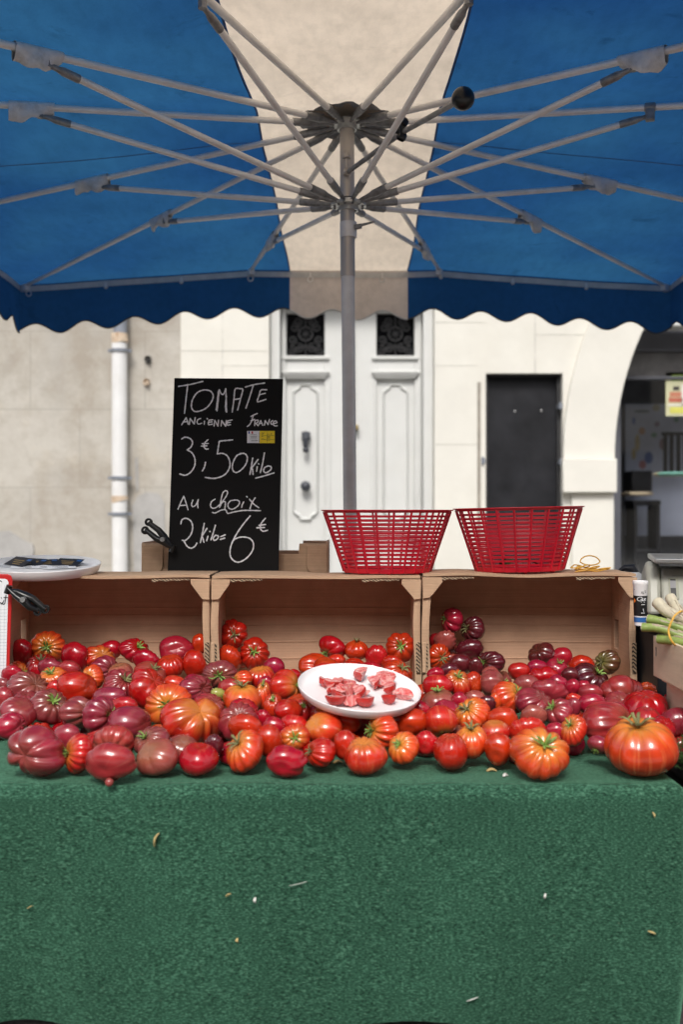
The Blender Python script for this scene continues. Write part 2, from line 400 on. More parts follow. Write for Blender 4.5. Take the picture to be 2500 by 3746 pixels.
sh = empty('stone_building', (wx(0), WY, 0), 'weathered beige stone block facade at the left with a drainpipe on it', 'building')
b = MB(); rect(b, -1500, 662, -1750, 2353, 0, .6)
obj('wall', b, K['stone'], sh)
b = MB()
def blob(cx, cy, rx, ry, seed, n=22):
    q = random.Random(seed)
    return [(cx+rx*math.cos(2*math.pi*i/n)*(1+q.uniform(-.12,.12)), cy+ry*math.sin(2*math.pi*i/n)*(1+q.uniform(-.1,.1))) for i in range(n)]
b.prism([(490,1990),(486,1850),(505,1815),(540,1800),(580,1806),(602,1840),(606,2000),(600,2150),(492,2150)], wfn, -.012, .02)
obj('cement_patch', b, K['cement'], sh)
b = MB(); b.prism(blob(20, 2040, 108, 92, 3), wfn, -.02, .02)
obj('cement_patch', b, K['cement'], sh)
for (hx, hy) in ((543,1316),(538,1399)):
    b = MB(); b.lathe([(.001,-.02),(.018,-.02),(.022,0),(.03,.004),(.03,.012)], 14, (wx(hx), WY-.012, wz(hy)), rot=Matrix.Rotation(R(90), 3, 'X'))
    b.tube([(wx(hx), WY, wz(hy)), (wx(hx)+.01, WY-.05, wz(hy)-.015)], .013, 8)
    obj('wall_anchor', b, K['rust' if hy > 1350 else 'iron'], sh)
# patches of repair on the wall edge
b = MB(); b.prism([(494,1680),(505,1672),(508,1790),(499,1800)], wfn, -.006, .02); obj('cement_patch', b, K['cement'], sh)

# downpipe
dp = empty('drainpipe', (wx(448), WY-.09, 0), 'white painted drainpipe with rusty joints on the stone wall', 'drainpipe')
def pipe(y0, y1, r, m, nm):
    b = MB(); b.tube([(wx(446), WY-.09, wz(y0)), (wx(446), WY-.09, wz((y0+y1)/2)), (wx(449), WY-.09, wz(y1))], r, 20, True); return obj(nm, b, m, dp)
pipe(-1700, 1236, .058, K['zinc'], 'upper_pipe')
pipe(1228, 1262, .070, K['rust'], 'rusty_collar')
pipe(1262, 2330, .065, K['pipe_white'], 'lower_pipe')
pipe(1815, 1835, .071, K['rust'], 'rusty_collar')
for y in (1290, 1750, 1880):
    b = MB(); b.lathe([(.066,-.012),(.079,-.012),(.079,.012),(.066,.012)], 20, (wx(447), WY-.09, wz(y)))
    b.box(wx(447)-.1, wx(447)+.1, WY-.10, WY-.08, wz(y)-.012, wz(y)+.012); b.box(wx(447)-.012, wx(447)+.012, WY-.03, WY, wz(y)-.012, wz(y)+.012)
    obj('bracket', b, K['zinc'], dp)

# white building
wb = empty('white_building', (wx(1500), WY, 0), 'white painted stone facade with panelled doors and a shop arch', 'building')
AC, AR = 3349, 1106                              # centre x and radius (photo px) of the shop arch, spring line at y 1680
def arcp(r, y): return AC-math.sqrt(max(0, r*r-(1680-y)**2))
ys = [1680-r*1.0 for r in range(0, 1107, 45)]+[1680-1106]
b = MB()
rect(b, 662.6, 985, -1750, 2353, -.02, .6)
rect(b, 985, 1590, -1750, 1075, -.02, .6)
rect(b, 1590, 1777, -1750, 2353, -.02, .6)
rect(b, 1777, 2058, -1750, 1367, -.02, .6)
poly = [(2058,-1750),(2058,2353),(2243,2353),(2243,1680)] + [(arcp(AR, y), y) for y in ys[1:]] + [(AC,-1750)]
b.prism(poly, wfn, -.02, .6)
rect(b, AC, AC+2500, -1750, 574, -.02, .6)
obj('wall', b, K['white_wall'], wb)
b = MB()
ys2 = [1680-r for r in range(0, 1107, 45)]
b.prism([(arcp(AR+.5, y), y) for y in ys2] + [(arcp(AR+188, y), y) for y in reversed(ys2)], wfn, -.075, -.021)
obj('arch_moulding', b, K['white_wall'], wb, bevel=.006)
b = MB(); rect(b, 2050, 2245, 1680.5, 1803, -.12, -.021); rect(b, 2088, 2241, 1804, 2353, -.06, -.021)
obj('arch_pier', b, K['white_wall'], wb, bevel=.008)
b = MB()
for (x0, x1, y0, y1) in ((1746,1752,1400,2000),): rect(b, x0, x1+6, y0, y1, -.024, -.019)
obj('painted_gap_shade', b, M('gap_shade_grey', (.30,.27,.23), .8), wb)  # flat strip, the narrow recess's shade painted in as brownish colour
# fine joints scored in the render
b = MB()
for (x0,x1,y0,y1) in ((814,817,1000,2353),(663,985,1284,1286),(817,985,1338,1340),(1592,1746,1337,1339),(1955,1959,1000,1366),(1592,1776,1180,1182),(1960,2150,1225,1227),(1592,1746,1625,1627),(663,985,1640,1642)):
    rect(b, x0, x1, y0, y1, -.0225, -.019)
obj('wall_joint', b, M('joint', (.58,.565,.52), .9), wb)
# double door in its recess
fr = MB()
rect(fr, 986, 1022, 1076, 2353, .08, .35); rect(fr, 1553, 1589, 1076, 2353, .08, .35)
rect(fr, 1022, 1553, 1076, 1098, .10, .35)
obj('door_frame', fr, K['white_paint'], wb, bevel=.01)
def leaf(x0, x1, gx0, gx1, side):
    L = MB()
    # stiles and rails round the grille opening and the sunk panel
    rect(L, x0, gx0, 1098, 2345, .20, .28); rect(L, gx1, x1, 1098, 2345, .20, .28)
    rect(L, gx0, gx1, 1098, 1128, .20, .28); rect(L, gx0, gx1, 1289, 1374, .20, .28)
    rect(L, gx0, gx1, 1374, 2345, .232, .28)
    lf = obj('door_leaf', L, K['white_paint'], wb, bevel=.006)
    m_ = MB()
    for (a, c, y0, y1, d) in ((gx0-18, gx1+18, 1290, 1303, .172), (gx0-18, gx1+18, 1348, 1356, .15), (gx0-12, gx1+12, 1356, 1364, .16), (gx0-4, gx1+4, 1364, 1373, .175)):
        rect(m_, a, c, y0, y1, d, .1995)
    for s_ in (-1, 1):
        xx = gx0-22 if s_ < 0 else gx1+10
        rect(m_, xx, xx+12, 1378, 2330, .185, .1995)
        xx = (x0+6) if s_ < 0 else (x1-16)
        rect(m_, xx, xx+10, 1098, 2345, .18, .1995)
    obj('moulding', m_, K['white_paint'], lf, bevel=.005)
    # raised panel with stepped corners
    p = MB(); a, c = gx0+22, gx1-22; t_, u = 1392, 1905
    n_ = 26
    def pan(o): return [(a+n_+o,t_+o),(c-n_-o,t_+o),(c-n_+4-o,t_+12+o),(c-6-o,t_+22+o),(c-o,t_+30+o),(c-o,u-30-o),(c-6-o,u-22-o),(c-n_+4-o,u-12-o),(c-n_-o,u-o),(a+n_+o,u-o),(a+n_-4+o,u-12-o),(a+6+o,u-22-o),(a+o,u-30-o),(a+o,t_+30+o),(a+6+o,t_+22+o),(a+n_-4+o,t_+12+o)]
    P0, P1, P2 = pan(0), pan(5), pan(11)
    vs = [wfn(*q, .2315) for q in P0]+[wfn(*q, .200) for q in P1]+[wfn(*q, .222) for q in P2]; k = len(P0)
    p.add(vs, [(i, (i+1) % k, k+(i+1) % k, k+i) for i in range(k)]+[(k+i, k+(i+1) % k, 2*k+(i+1) % k, 2*k+i) for i in range(k)]+[tuple(range(2*k, 3*k))])
    obj('panel', p, K['white_paint'], lf, ang=25)
    gl = MB(); rect(gl, gx0, gx1, 1128, 1289, .262, .272)
    obj('pane', gl, K['dark_glass'], lf)
    # wrought iron scrolls
    ir = MB(); cx, cy = (gx0+gx1)/2, 1210
    def P3(x, y): return (wx(x), WY+.235, wz(y))
    def spiral(ox, oy, r0, r1, a0, a1, n=26): return [P3(ox+(r0+(r1-r0)*i/n)*math.cos(a0+(a1-a0)*i/n), oy+(r0+(r1-r0)*i/n)*math.sin(a0+(a1-a0)*i/n)) for i in range(n+1)]
    for sx_ in (-1, 1):
        for (ox, oy, f) in ((42,-30,1),(50,18,-1),(24,48,1),(28,-52,-1),(52,58,1)):
            ir.tube(spiral(cx+sx_*ox, cy+oy, 3, 18, R(90)*f, R(90)*f+sx_*f*R(560)), .006, 6)
        ir.tube([P3(cx+sx_*68, 1287), P3(cx+sx_*40, 1262), P3(cx, 1250)], .006, 6)
    ir.tube(spiral(cx, cy-6, 26, 26, 0, R(360)), .007, 6)
    ir.tube([P3(cx, 1288), P3(cx, 1240)], .006, 6); ir.tube([P3(cx, 1180), P3(cx, 1129)], .006, 6)
    for i in range(8):
        a_ = R(45*i+22); ir.tube([P3(cx, cy-6), P3(cx+24*math.cos(a_), cy-6+24*math.sin(a_))], .004, 5)
    obj('grille', ir, K['iron'], lf)
    return lf
l1 = leaf(1023, 1284, 1043, 1187, -1); l2 = leaf(1286, 1552, 1381, 1524, 1)
b = MB(); rect(b, 1268, 1300, 1098, 2345, .165, .1995); rect(b, 1278, 1290, 1098, 2345, .14, .1645)
obj('centre_moulding', b, K['white_paint'], wb, bevel=.006)
b = MB(); c0 = Vector((wx(1117), WY+.19, wz(1590)))
b.obox(c0, (.075,.05,.075)); b.tube([c0+Vector((0,-.02,.03)), c0+Vector((0,-.06,-.02)), c0+Vector((0,-.055,-.09)), c0+Vector((0,-.03,-.13))], [.022,.026,.02,.026], 12)
b.sphere(c0+Vector((0,-.045,-.12)), .028)
obj('knocker', b, K['knob_iron'], l1, bevel=.006)
b = MB(); c0 = Vector((wx(1116), WY+.15, wz(1777))); b.sphere(c0, .045, 20, 12); b.tube([c0, c0+Vector((0,.09,0))], .02, 10)
obj('door_knob', b, K['knob_iron'], l1)
b = MB(); b.box(wx(1305)-.01, wx(1305)+.02, WY+.12, WY+.20, wz(1567), wz(1550)); obj('keyhole_plate', b, M('brass', (.35,.27,.12), .4, metal=.6), l2, bevel=.004)
b = MB(); rect(b, 1022, 1553, 2300, 2353, -.1, .2); obj('doorstep', b, K['pavement'], wb)
# black metal door
b = MB(); b.prism([(1778,1368),(2057,1368),(2057,2352),(1778,2352)], wfn, .10, .16)
bd = obj('metal_door', b, K['black_metal'], wb, bevel=.004)
b = MB(); rect(b, 1778, 1790, 1372, 2352, .05, .0995); rect(b, 2044, 2057, 1372, 2352, .05, .0995); rect(b, 1778, 2057, 1368, 1374, .03, .0995)
obj('metal_frame', b, K['iron'], bd, bevel=.003)
for (hx, hy) in ((1892,1501),(1990,1499)):
    b = MB(); b.sphere((wx(hx), WY+.097, wz(hy)), .010, 12, 8, 1, .4, 1); obj('bolt', b, K['steel'], bd)
for (hx, hy) in ((1766,1685),(2051,1690),(2049,1485)):
    b = MB(); b.tube([(wx(hx), WY-.03, wz(hy-12)), (wx(hx), WY-.03, wz(hy+14))], .012, 10); b.box(wx(hx)-.012, wx(hx)+.02, WY-.03, WY+.08, wz(hy-6), wz(hy+8)); obj('hinge', b, K['zinc'], bd)
# shop front inside the arch
b = MB()
rect(b, 2205, 2312, 1125, 2353, .32, .46); rect(b, 2312, 4400, 1125, 1262, .34, .44); rect(b, 2312, 4400, 1355, 1368, .36, .44)
rect(b, 2900, 2960, 1368, 2353, .34, .46); rect(b, 2312, 4400, 2250, 2353, .34, .46); rect(b, 2243, 4400, 560, 1125, .45, .60)
op = empty('added_street_houses', (0, -13, 0), 'row of plain beige houses across the street, unseen, added to block the low sky', 'building')  # unseen row added behind the lens to darken horizon reflections
o_ = MB(); o_.box(-30, 30, -14, -13, 0, 10.5); obj('wall', o_, M('added_houses_beige', (.34,.31,.27), .9), op)
for fl in range(3):
    for k in range(-9, 10):
        o_ = MB(); o_.box(k*3-.55, k*3+.55, -12.98, -12.95, 1.2+fl*3.2, 3.0+fl*3.2); obj('added_window', o_, K['dark_glass'], op)
sf = obj('shop_frame', b, K['shop_grey'], wb, bevel=.008)
b = MB(); rect(b, 2300, 4400, 1172, 1186, .02, .30)
b.tube([wfn(2300, 1187, .015), wfn(4400, 1187, .015)], .02, 10)
obj('awning_rail', b, K['white_paint'], wb)
b = MB(); rect(b, 2312, 4400, 1263, 1354, .38, .39); obj('transom_panel', b, M('transom_grey', (.11,.105,.105), .4), sf)
gm, gn, gll, gb = nodes('shop_glass'); gn.remove(gb)
g1 = gn.new('ShaderNodeBsdfTransparent'); g2 = gn.new('ShaderNodeBsdfGlossy'); g2.inputs['Roughness'].default_value = .02
gx = gn.new('ShaderNodeMixShader'); gx.inputs[0].default_value = .09
gll.new(g1.outputs[0], gx.inputs[1]); gll.new(g2.outputs[0], gx.inputs[2]); gll.new(gx.outputs[0], gn['Material Output'].inputs['Surface'])
b = MB(); rect(b, 2312, 2899, 1369, 2249, .395, .401); obj('shop_pane', b, gm, sf)
b = MB(); rect(b, 2961, 4400, 1369, 2249, .395, .401); obj('shop_pane', b, gm, sf)
# shop interior
b = MB(); b.box(wx(2000), wx(5200), WY+.62, WY+3.2, .02, .1); b.box(wx(2000), wx(5200), WY+3.2, WY+3.3, .02, 3.4); b.box(wx(1960), wx(1999), WY+.62, WY+3.3, .02, 3.4); b.box(wx(5201), wx(5240), WY+.62, WY+3.3, .02, 3.4); b.box(wx(1960), wx(5240), WY+.62, WY+3.3, 3.41, 3.5)
obj('shop_interior', b, M('interior', (.15,.155,.17), .8, .3, 3), wb)
IY = WY+1.5
def ip(px, py, d=IY): return at(px, py, d)
bn = MB(); p0, p1 = ip(2290, 1478), ip(2560, 1960); bn.box(p0.x, p1.x, IY, IY+.03, p1.z, p0.z)
bo = obj('banner', bn, M('banner_blue', (.52,.57,.72), .7, .12, 3), None, origin=((p0.x+p1.x)/2, IY, p1.z))
tag(bo, 'pale blue banner with coloured shapes behind the shop window', 'banner')
for (x, y, rx, ry, c) in ((2350,1577,12,14,(.65,.30,.05)),(2333,1620,9,32,(.62,.45,.08)),(2320,1660,8,22,(.60,.42,.04)),(2375,1675,16,22,(.03,.09,.42)),(2352,1700,13,16,(.55,.10,.04)),(2394,1592,11,9,(.08,.30,.12)),(2405,1552,10,10,(.30,.16,.25)),(2402,1492,14,13,(.50,.44,.25)),(2350,1505,30,6,(.15,.19,.20)),(2426,1625,13,22,(.25,.06,.03)),(2476,1535,10,10,(.04,.25,.08)),(2320,1540,7,14,(.08,.16,.55))):
    b = MB(); b.prism([(x+rx*math.cos(R(30*i)), y+ry*math.sin(R(30*i))) for i in range(12)], lambda u, v, d: tuple(at(u, v, IY-.002)+Vector((0, d, 0))), -.003, 0)
    obj('printed_shape', b, M('print', tuple(.55*a_+.45*b_ for a_, b_ in zip(c, (.40,.44,.56))), .7, .1), bo)
# dark chair back / rack behind
def solid(nm, rects, d, th, m, label, cat, bev=.01):
    b = MB()
    for (x0,y0,x1,y1) in rects:
        q0, q1 = at(x0,y0,d), at(x1,y1,d); b.box(q0.x,q1.x,d,d+th,q1.z,q0.z)
    q = at((rects[0][0]+rects[0][2])/2, max(r[3] for r in rects), d)
    return tag(obj(nm, b, m, None, origin=q, bevel=bev), label, cat)
solid('cabinet', [(2312,1722,2388,1798)], WY+1.1, .3, K['black_metal'], 'small black cabinet inside the shop beside the window frame', 'cabinet')
solid('display_rack', [(2432,1590,2445,1730),(2455,1585,2468,1730),(2480,1585,2493,1730),(2505,1585,2520,1730),(2425,1580,2530,1592)], WY+1.25, .05, K['black_metal'], 'black barred rack in front of the blue banner', 'rack')
solid('shelf', [(2306,1799,2392,1812)], WY+.95, .4, K['plywood'], 'thin pale wooden shelf low inside the shop window', 'shelf')
solid('shop_stool', [(2318,1830,2420,1850),(2322,1850,2334,2150),(2404,1850,2418,2150),(2322,2010,2418,2022)], WY+1.0, .3, K['black_metal'], 'dark stool beneath the shelf inside the shop', 'stool')
b = MB()
c = at(2520, 1735, WY+.75); b.lathe([(.001,-.02),(.30,-.02),(.335,.0),(.30,.018),(.001,.018)], 36, c, 1, .6); 
ct = obj('table_top', b, M('table_yellow', (.72,.62,.38), .4, .05), None, origin=c); tag(ct, 'round yellow and mint table top seen edge-on through the shop glass', 'table')
b = MB(); b.tube([c+Vector((0,0,-.02)), (c.x, c.y, .12)], .035, 12); b.lathe([(.001,.1),(.2,.1),(.2,.12),(.03,.14)], 20, (c.x, c.y, 0)); obj('table_leg', b, K['black_metal'], ct)
b = MB(); b.lathe([(.24,.0185),(.30,.0185),(.339,.0005),(.30,-.0205)], 30, c, 1, .6, a0=R(200), a1=R(320)); obj('mint_edging', b, M('mint', (.25,.60,.50), .4), ct)
# poster stuck inside the glass
PD = WY+.38
po = MB(); q0, q1 = at(2437,1362,PD), at(2545,1522,PD); po.box(q0.x,q1.x,PD,PD+.004,q1.z,q0.z)
pst = obj('poster', po, M('poster_yellow', (.60,.59,.38), .6, .08, 6), None, origin=((q0.x+q1.x)/2, PD, q1.z)); tag(pst, 'yellow and red advertising poster stuck to the shop window', 'poster')
def pq(x0,y0,x1,y1,c,nm='print_block'):
    b = MB(); a_, c_ = at(x0,y0,PD-.001), at(x1,y1,PD-.001); b.box(a_.x,c_.x,PD-.003,PD-.0006,c_.z,a_.z); obj(nm, b, M('poster_ink', c, .6, .1), pst)
pq(2458,1372,2540,1394,(.25,.36,.06)); pq(2464,1414,2486,1428,(.05,.04,.04)); pq(2452,1434,2494,1452,(.52,.20,.12)); pq(2448,1455,2498,1472,(.48,.14,.09)); pq(2452,1490,2540,1512,(.62,.60,.12)); pq(2494,1405,2540,1484,(.75,.74,.70)); pq(2443,1478,2540,1486,(.68,.66,.58))
# ================================================================ PARASOL
PX, PY = .02, 3.646
def e(h): return CH+h
ENDS = {}     # rib tips: (x offset, y offset, height above the lens)
for s in (1, -1):
    ENDS[('E', s)] = (s*.515, 1.71, 1.285); ENDS[('D', s)] = (s*1.75, 1.71, 1.200)
    ENDS[('C', s)] = (s*1.75, .57, 1.25);  ENDS[('B', s)] = (s*1.75, -.57, 1.295)
    ENDS[('A', s)] = (s*1.75, -1.71, 1.16); ENDS[('F', s)] = (.49 if s > 0 else -.62, -1.71, 1.30)
HUB = Vector((PX, PY, e(1.425))); SLIDE = Vector((PX+.006, PY, e(1.12)))
def tip(k): x, y, h = ENDS[k]; return Vector((PX+x, PY+y, e(h)))
par = empty('market_parasol', (PX, PY, 0), 'large blue and beige market parasol spanning the tomato stall', 'parasol')
b = MB(); b.tube([(PX+.022, PY, .02), (PX+.018, PY, .6), (PX+.010, PY, 1.2), (PX+.003, PY, 2.0)], .0245, 20)
obj('lower_pole', b, K['galv'], par)
b = MB(); b.tube([(PX+.003, PY, 1.98), (PX, PY, e(1.43))], .0265, 20); obj('upper_pole', b, K['pole_metal'], par)
b = MB(); b.lathe([(.05,0),(.05,.05),(.03,.06),(.03,.4)], 20, (PX+.022, PY, .05)); b.box(PX-.3, PX+.34, PY-.3, PY+.3, .005, .05); obj('base', b, K['fitting'], par, bevel=.005)
b = MB(); zc = e(1.03)
b.lathe([(.0262,-.028),(.031,-.028),(.031,.028),(.0262,.028)], 24, (PX+.005, PY, zc)); 
cl = obj('collar', b, K['galv'], par)
b = MB(); b.tube([(PX+.028, PY-.02, zc+.005), (PX+.052, PY-.026, zc+.008)], .010, 10); b.tube([(PX+.045, PY-.03, zc+.008), (PX+.10, PY-.045, zc+.018)], [.006,.003], 8); obj('wing_bolt', b, K['fitting'], cl)
b = MB(); b.lathe([(.0262,0),(.0285,0),(.0285,.012),(.0262,.012)], 24, (PX+.003, PY, e(1.135))); obj('ring', b, K['black_plastic'], par)
b = MB(); b.box(PX-.014, PX+.010, PY-.040, PY-.026, e(1.22), e(1.31)); b.tube([(PX-.002, PY-.045, e(1.30)), (PX-.002, PY-.045, e(1.24))], .009, 10); b.tube([(PX-.002, PY-.05, e(1.275)), (PX-.002, PY-.05, e(1.287))], .015, 12)
b.tube([(PX-.002, PY-.04, e(1.235)), (PX+.004, PY-.06, e(1.22))], .012, 10); obj('winch', b, K['pole_metal'], par, bevel=.002)

def star(c, r, nm):
    b = MB(); n_ = 12; poly = []
    for i in range(n_):
        a = 2*math.pi*i/n_
        for da, rr in ((-.20, r),(.20, r),(.235, r*.72),(.285, r*.72)): poly.append((rr*math.cos(a+da), rr*math.sin(a+da)))
    b.prism(poly, lambda u, v, d: (c.x+u, c.y+v, c.z+d), -.004, .004)
    b.lathe([(.03,-.02),(.036,-.02),(.036,.02),(.03,.02)], 20, c)
    h = obj(nm, b, K['star'], par)
    m_ = MB()
    for i in range(n_):
        a = 2*math.pi*(i+.5)/n_; m_.sphere((c.x+r*.8*math.cos(a), c.y+r*.8*math.sin(a), c.z-.006), .005, 8, 6)
    obj('hub_rivet', m_, K['fitting'], h)
    return h
star(HUB+Vector((0,0,-.01)), .066, 'top_hub'); star(SLIDE, .066, 'sliding_hub')
b = MB(); q = random.Random(4)
rr = [.172*(1+.07*math.sin(6*t*.5236*2)+q.uniform(-.05,.05)) for t in range(48)]
b.grid(lambda u, v: (PX+rr[int(round(u*47)) % 48 if u < 1 else 0]*v*math.cos(2*math.pi*u), PY+rr[int(round(u*47)) % 48 if u < 1 else 0]*v*math.sin(2*math.pi*u), e(1.452)-.012*v*math.sin(24*math.pi*u/2)**2*v-.02*v*v), 47, 8)
obj('hub_cover', b, K['patch'], par, ang=80)
# ribs, struts and their fittings
for k in ENDS:
    T = tip(k); s0 = HUB+Vector((0,0,-.01)); dirh = Vector((T.x-s0.x, T.y-s0.y, 0)).normalized()
    Lh = math.hypot(T.x-s0.x, T.y-s0.y); L3 = (T-s0)
    def on(dist): return s0+L3*(dist/Lh)
    b = MB(); b.tube([on(.17), on(.6), on(1.2), on(Lh*.86)], .0112, 14)
    rib = obj('rib', b, K['galv'], par)
    b = MB(); b.tube([on(.055), on(.085), on(.115), on(.135), on(.205)], [.006,.007,.010,.014,.0142], 12, flat=1.0); obj('rib_socket', b, K['fitting'], rib)
    b = MB(); b.tube([on(Lh*.84), on(Lh*.985)], .0095, 12); b.obox(on(Lh*.975)+Vector((0,0,-.012)), (.05,.03,.035), Matrix.Rotation(math.atan2(dirh.y, dirh.x), 3, 'Z')); obj('rib_end', b, K['galv'], rib, bevel=.004)
    JD = {('A',-1):1.19,('A',1):1.14,('B',-1):1.075,('B',1):1.06,('C',-1):1.04,('C',1):1.035,('D',-1):1.125,('D',1):1.125,('E',-1):1.21,('E',1):1.33,('F',-1):1.12,('F',1):1.12}[k]
    J = on(JD)+Vector((0,0,-.028)); S0 = SLIDE.copy(); dv = J-S0
    def son(t): return S0+dv*t
    Ls = dv.length
    b = MB(); b.tube([son(.15/Ls), son(.5), son(1-.05/Ls)], .0105, 14)
    st = obj('strut', b, K['galv'], par)
    b = MB(); b.tube([son(.05/Ls), son(.08/Ls), son(.11/Ls), son(.125/Ls), son(.19/Ls)], [.006,.008,.010,.0135,.0138], 12); obj('strut_socket', b, K['fitting'], st)
    b = MB(); b.tube([son(1-.10/Ls), son(1-.05/Ls), son(1-.03/Ls), son(1.0)], [.0128,.0125,.008,.008], 10); b.tube([J+Vector((0,0,-.008)), J+Vector((0,0,.03))], .012, 8); obj('strut_clevis', b, K['fitting'], st)
    if k == ('B', 1):      # the joint without a wrap: bare clamp
        b = MB(); u_ = L3.normalized(); p_ = on(JD); b.tube([p_-u_*.018, p_+u_*.018], .0155, 12); b.obox(p_+Vector((0,0,-.02)), (.03,.026,.05), Matrix.Rotation(math.atan2(dirh.y, dirh.x), 3, 'Z')); obj('joint_clamp', b, K['fitting'], rib, bevel=.004)
    elif k[0] == 'F': pass
    else:
        # grey tape wrapped round rib and joint, hanging crumpled below it
        b = MB(); q = random.Random(hash((k[0], k[1]+3)) % 97 if False else ord(k[0])*3+k[1]); nu, nv = 14, 16; u_ = L3.normalized(); sdv = u_.cross(Vector((0,0,1))).normalized()
        h0, h1 = q.uniform(0,6), q.uniform(0,6); hang = [.040+.009*math.sin(i*.42+h0)+.003*math.sin(i*1.4+h1) for i in range(nu+1)]
        off = [.006*math.sin(i*.6+h1) for i in range(nu+1)]
        vs = []
        for i in range(nu+1):
            p_ = on(JD-.045+.145*i/nu)
            for j in range(nv):
                a = 2*math.pi*j/nv; y_ = math.cos(a); x_ = math.sin(a)
                if y_ > -.15: vs.append(p_+sdv*x_*.0165+Vector((0,0,y_*.0165)))
                else:
                    t = (-y_-.15)/.85; h_ = hang[i]*min(1, .45+i/5)
                    vs.append(p_+sdv*(x_*.0165*(1+.25*math.sin(i*1.3+j))+off[i]*t*2)+Vector((0,0,-.003-h_*t)))
        b.add(vs, [(i*nv+j, i*nv+(j+1) % nv, (i+1)*nv+(j+1) % nv, (i+1)*nv+j) for i in range(nu) for j in range(nv)])
        obj('joint_wrap', b, K['wrap'], rib, ang=50)
# canopy: flat facets between neighbouring ribs
order = [('E',1),('D',1),('C',1),('B',1),('A',1),('F',1),('F',-1),('A',-1),('B',-1),('C',-1),('D',-1),('E',-1)]
pts2 = [(ENDS[k][0], ENDS[k][1], ENDS[k][2]+.018) for k in order]
APEX = 1.452
def zc_(x, y):
    if abs(x)+abs(y) < 1e-6: return e(APEX)
    for i in range(12):
        (x1,y1,h1), (x2,y2,h2) = pts2[i], pts2[(i+1) % 12]
        D_ = x1*y2-x2*y1
        a = (x*y2-x2*y)/D_; c = (x1*y-x*y1)/D_
        if a >= -1e-6 and c >= -1e-6:
            t = min(1, (a+c)); m_ = 4*a*c/max(1e-6, (a+c)**2)*1.0
            sag = -.012*m_*t*(1.15-t)*2 + .010*mnoise.noise(Vector((x*2.2, y*2.2, 3)))*min(1, t*3)
            return e(APEX)*(1-a-c)+e(h1)*a+e(h2)*c+sag
    return e(1.2)
SEAM = .318
def seam(y, s=-1): return (.318-(.034 if y < 0 else .012)*y+.004*math.sin(y*7)) if s < 0 else .328+.004*math.sin(y*6)+.004*y
def panel(side):
    b = MB()
    if side == 0:
        b.grid(lambda u, v: (lambda y: (lambda x: (PX+x, PY+y, zc_(x, y)))(-seam(y,-1)+u*(seam(y,-1)+seam(y,1))))(-1.71+3.42*v), 26, 120)
    else:
        b.grid(lambda u, v: (lambda y: (lambda x: (PX+side*x, PY+y, zc_(side*x, y)))(seam(y,side)+(1.75-seam(y,side))*u))(-1.71+3.42*v), 60, 120)
    return b
cp = obj('canopy_panel', panel(-1), K['blue'], par, ang=60); tag(cp, 'blue canvas panel left of the beige strip')
cp = obj('canopy_panel', panel(1), K['blue'], par, ang=60); tag(cp, 'blue canvas panel right of the beige strip')
cp = obj('canopy_panel', panel(0), K['beige'], par, ang=60); tag(cp, 'beige canvas strip down the middle of the parasol')
# seam binding
for s in (-1, 1):
    b = MB(); b.grid(lambda u, v: (lambda y: (PX+s*(seam(y,s)+.007*u), PY+y, zc_(s*(seam(y,s)+.007*u), y)-.003))(-1.70+3.40*v), 1, 120); obj('seam_binding', b, M('blue_seam', (.012,.06,.20), .8), par)
for s in (-1, 1):
    for y0 in (.15,):
        b = MB(); b.grid(lambda u, v: (lambda x: (PX+s*x, PY+y0+.005*math.sin(x*9)+.008*v, zc_(s*x, y0)-.003))(seam(y0,s)+.01+(1.74-seam(y0,s)-.01)*u), 60, 1); obj('cloth_seam', b, M('blue_seam', (.02,.09,.27), .8), par)
# valance, hem, eyelets
def edge(t):       # t: metres round the rim, starting at the far left corner
    segs = [((-1.75,1.71),(1.75,1.71)),((1.75,1.71),(1.75,-1.71)),((1.75,-1.71),(-1.75,-1.71)),((-1.75,-1.71),(-1.75,1.71))]
    for (a, c) in segs:
        L_ = math.hypot(c[0]-a[0], c[1]-a[1])
        if t <= L_+1e-9: return (a[0]+(c[0]-a[0])*t/L_, a[1]+(c[1]-a[1])*t/L_, ((c[1]-a[1])/-L_, (c[0]-a[0])/L_))
        t -= L_
PER = 2*(3.5+3.42); STEP = .0125
def scal(t): return .232+.026*math.cos(2*math.pi*(t+.05)/.2667)+.008*math.sin(t*4.1)
def valance(t0, t1, mat, nm='valance'):
    n_ = max(2, int((t1-t0)/STEP)); b = MB(); tr = MB(); low = []
    def P_(t, v):
        x, y, nrm = edge(min(t, PER-1e-6)); H_ = scal(t); z = zc_(x*.9999, y*.9999)-H_*v
        tc_ = min(abs(t-k_) for k_ in (0, 3.5, 6.92, 10.42, PER)); wv = (.012*math.sin(t*11)+.010*math.sin(t*5.3+1))*v*min(1, tc_/.15)
        return (PX+x+nrm[0]*wv, PY+y+nrm[1]*wv, z)
    b.grid(lambda u, v: P_(t0+(t1-t0)*u, v), n_, 6)
    o = obj(nm, b, mat, par, ang=60)
    tr.tube([P_(t0+(t1-t0)*i/n_, 1) for i in range(n_+1)], .004, 6, flat=1); obj('valance_binding', tr, K['trim'] if mat is K['blue_hem'] else K['hem'], o)
C0, C1 = 1.75-.298, 1.75+.336
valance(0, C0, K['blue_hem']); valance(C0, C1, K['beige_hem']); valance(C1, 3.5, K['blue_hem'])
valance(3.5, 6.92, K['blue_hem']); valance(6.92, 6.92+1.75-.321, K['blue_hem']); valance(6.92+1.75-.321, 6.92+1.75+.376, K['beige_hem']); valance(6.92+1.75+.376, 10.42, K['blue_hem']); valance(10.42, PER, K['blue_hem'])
b = MB()
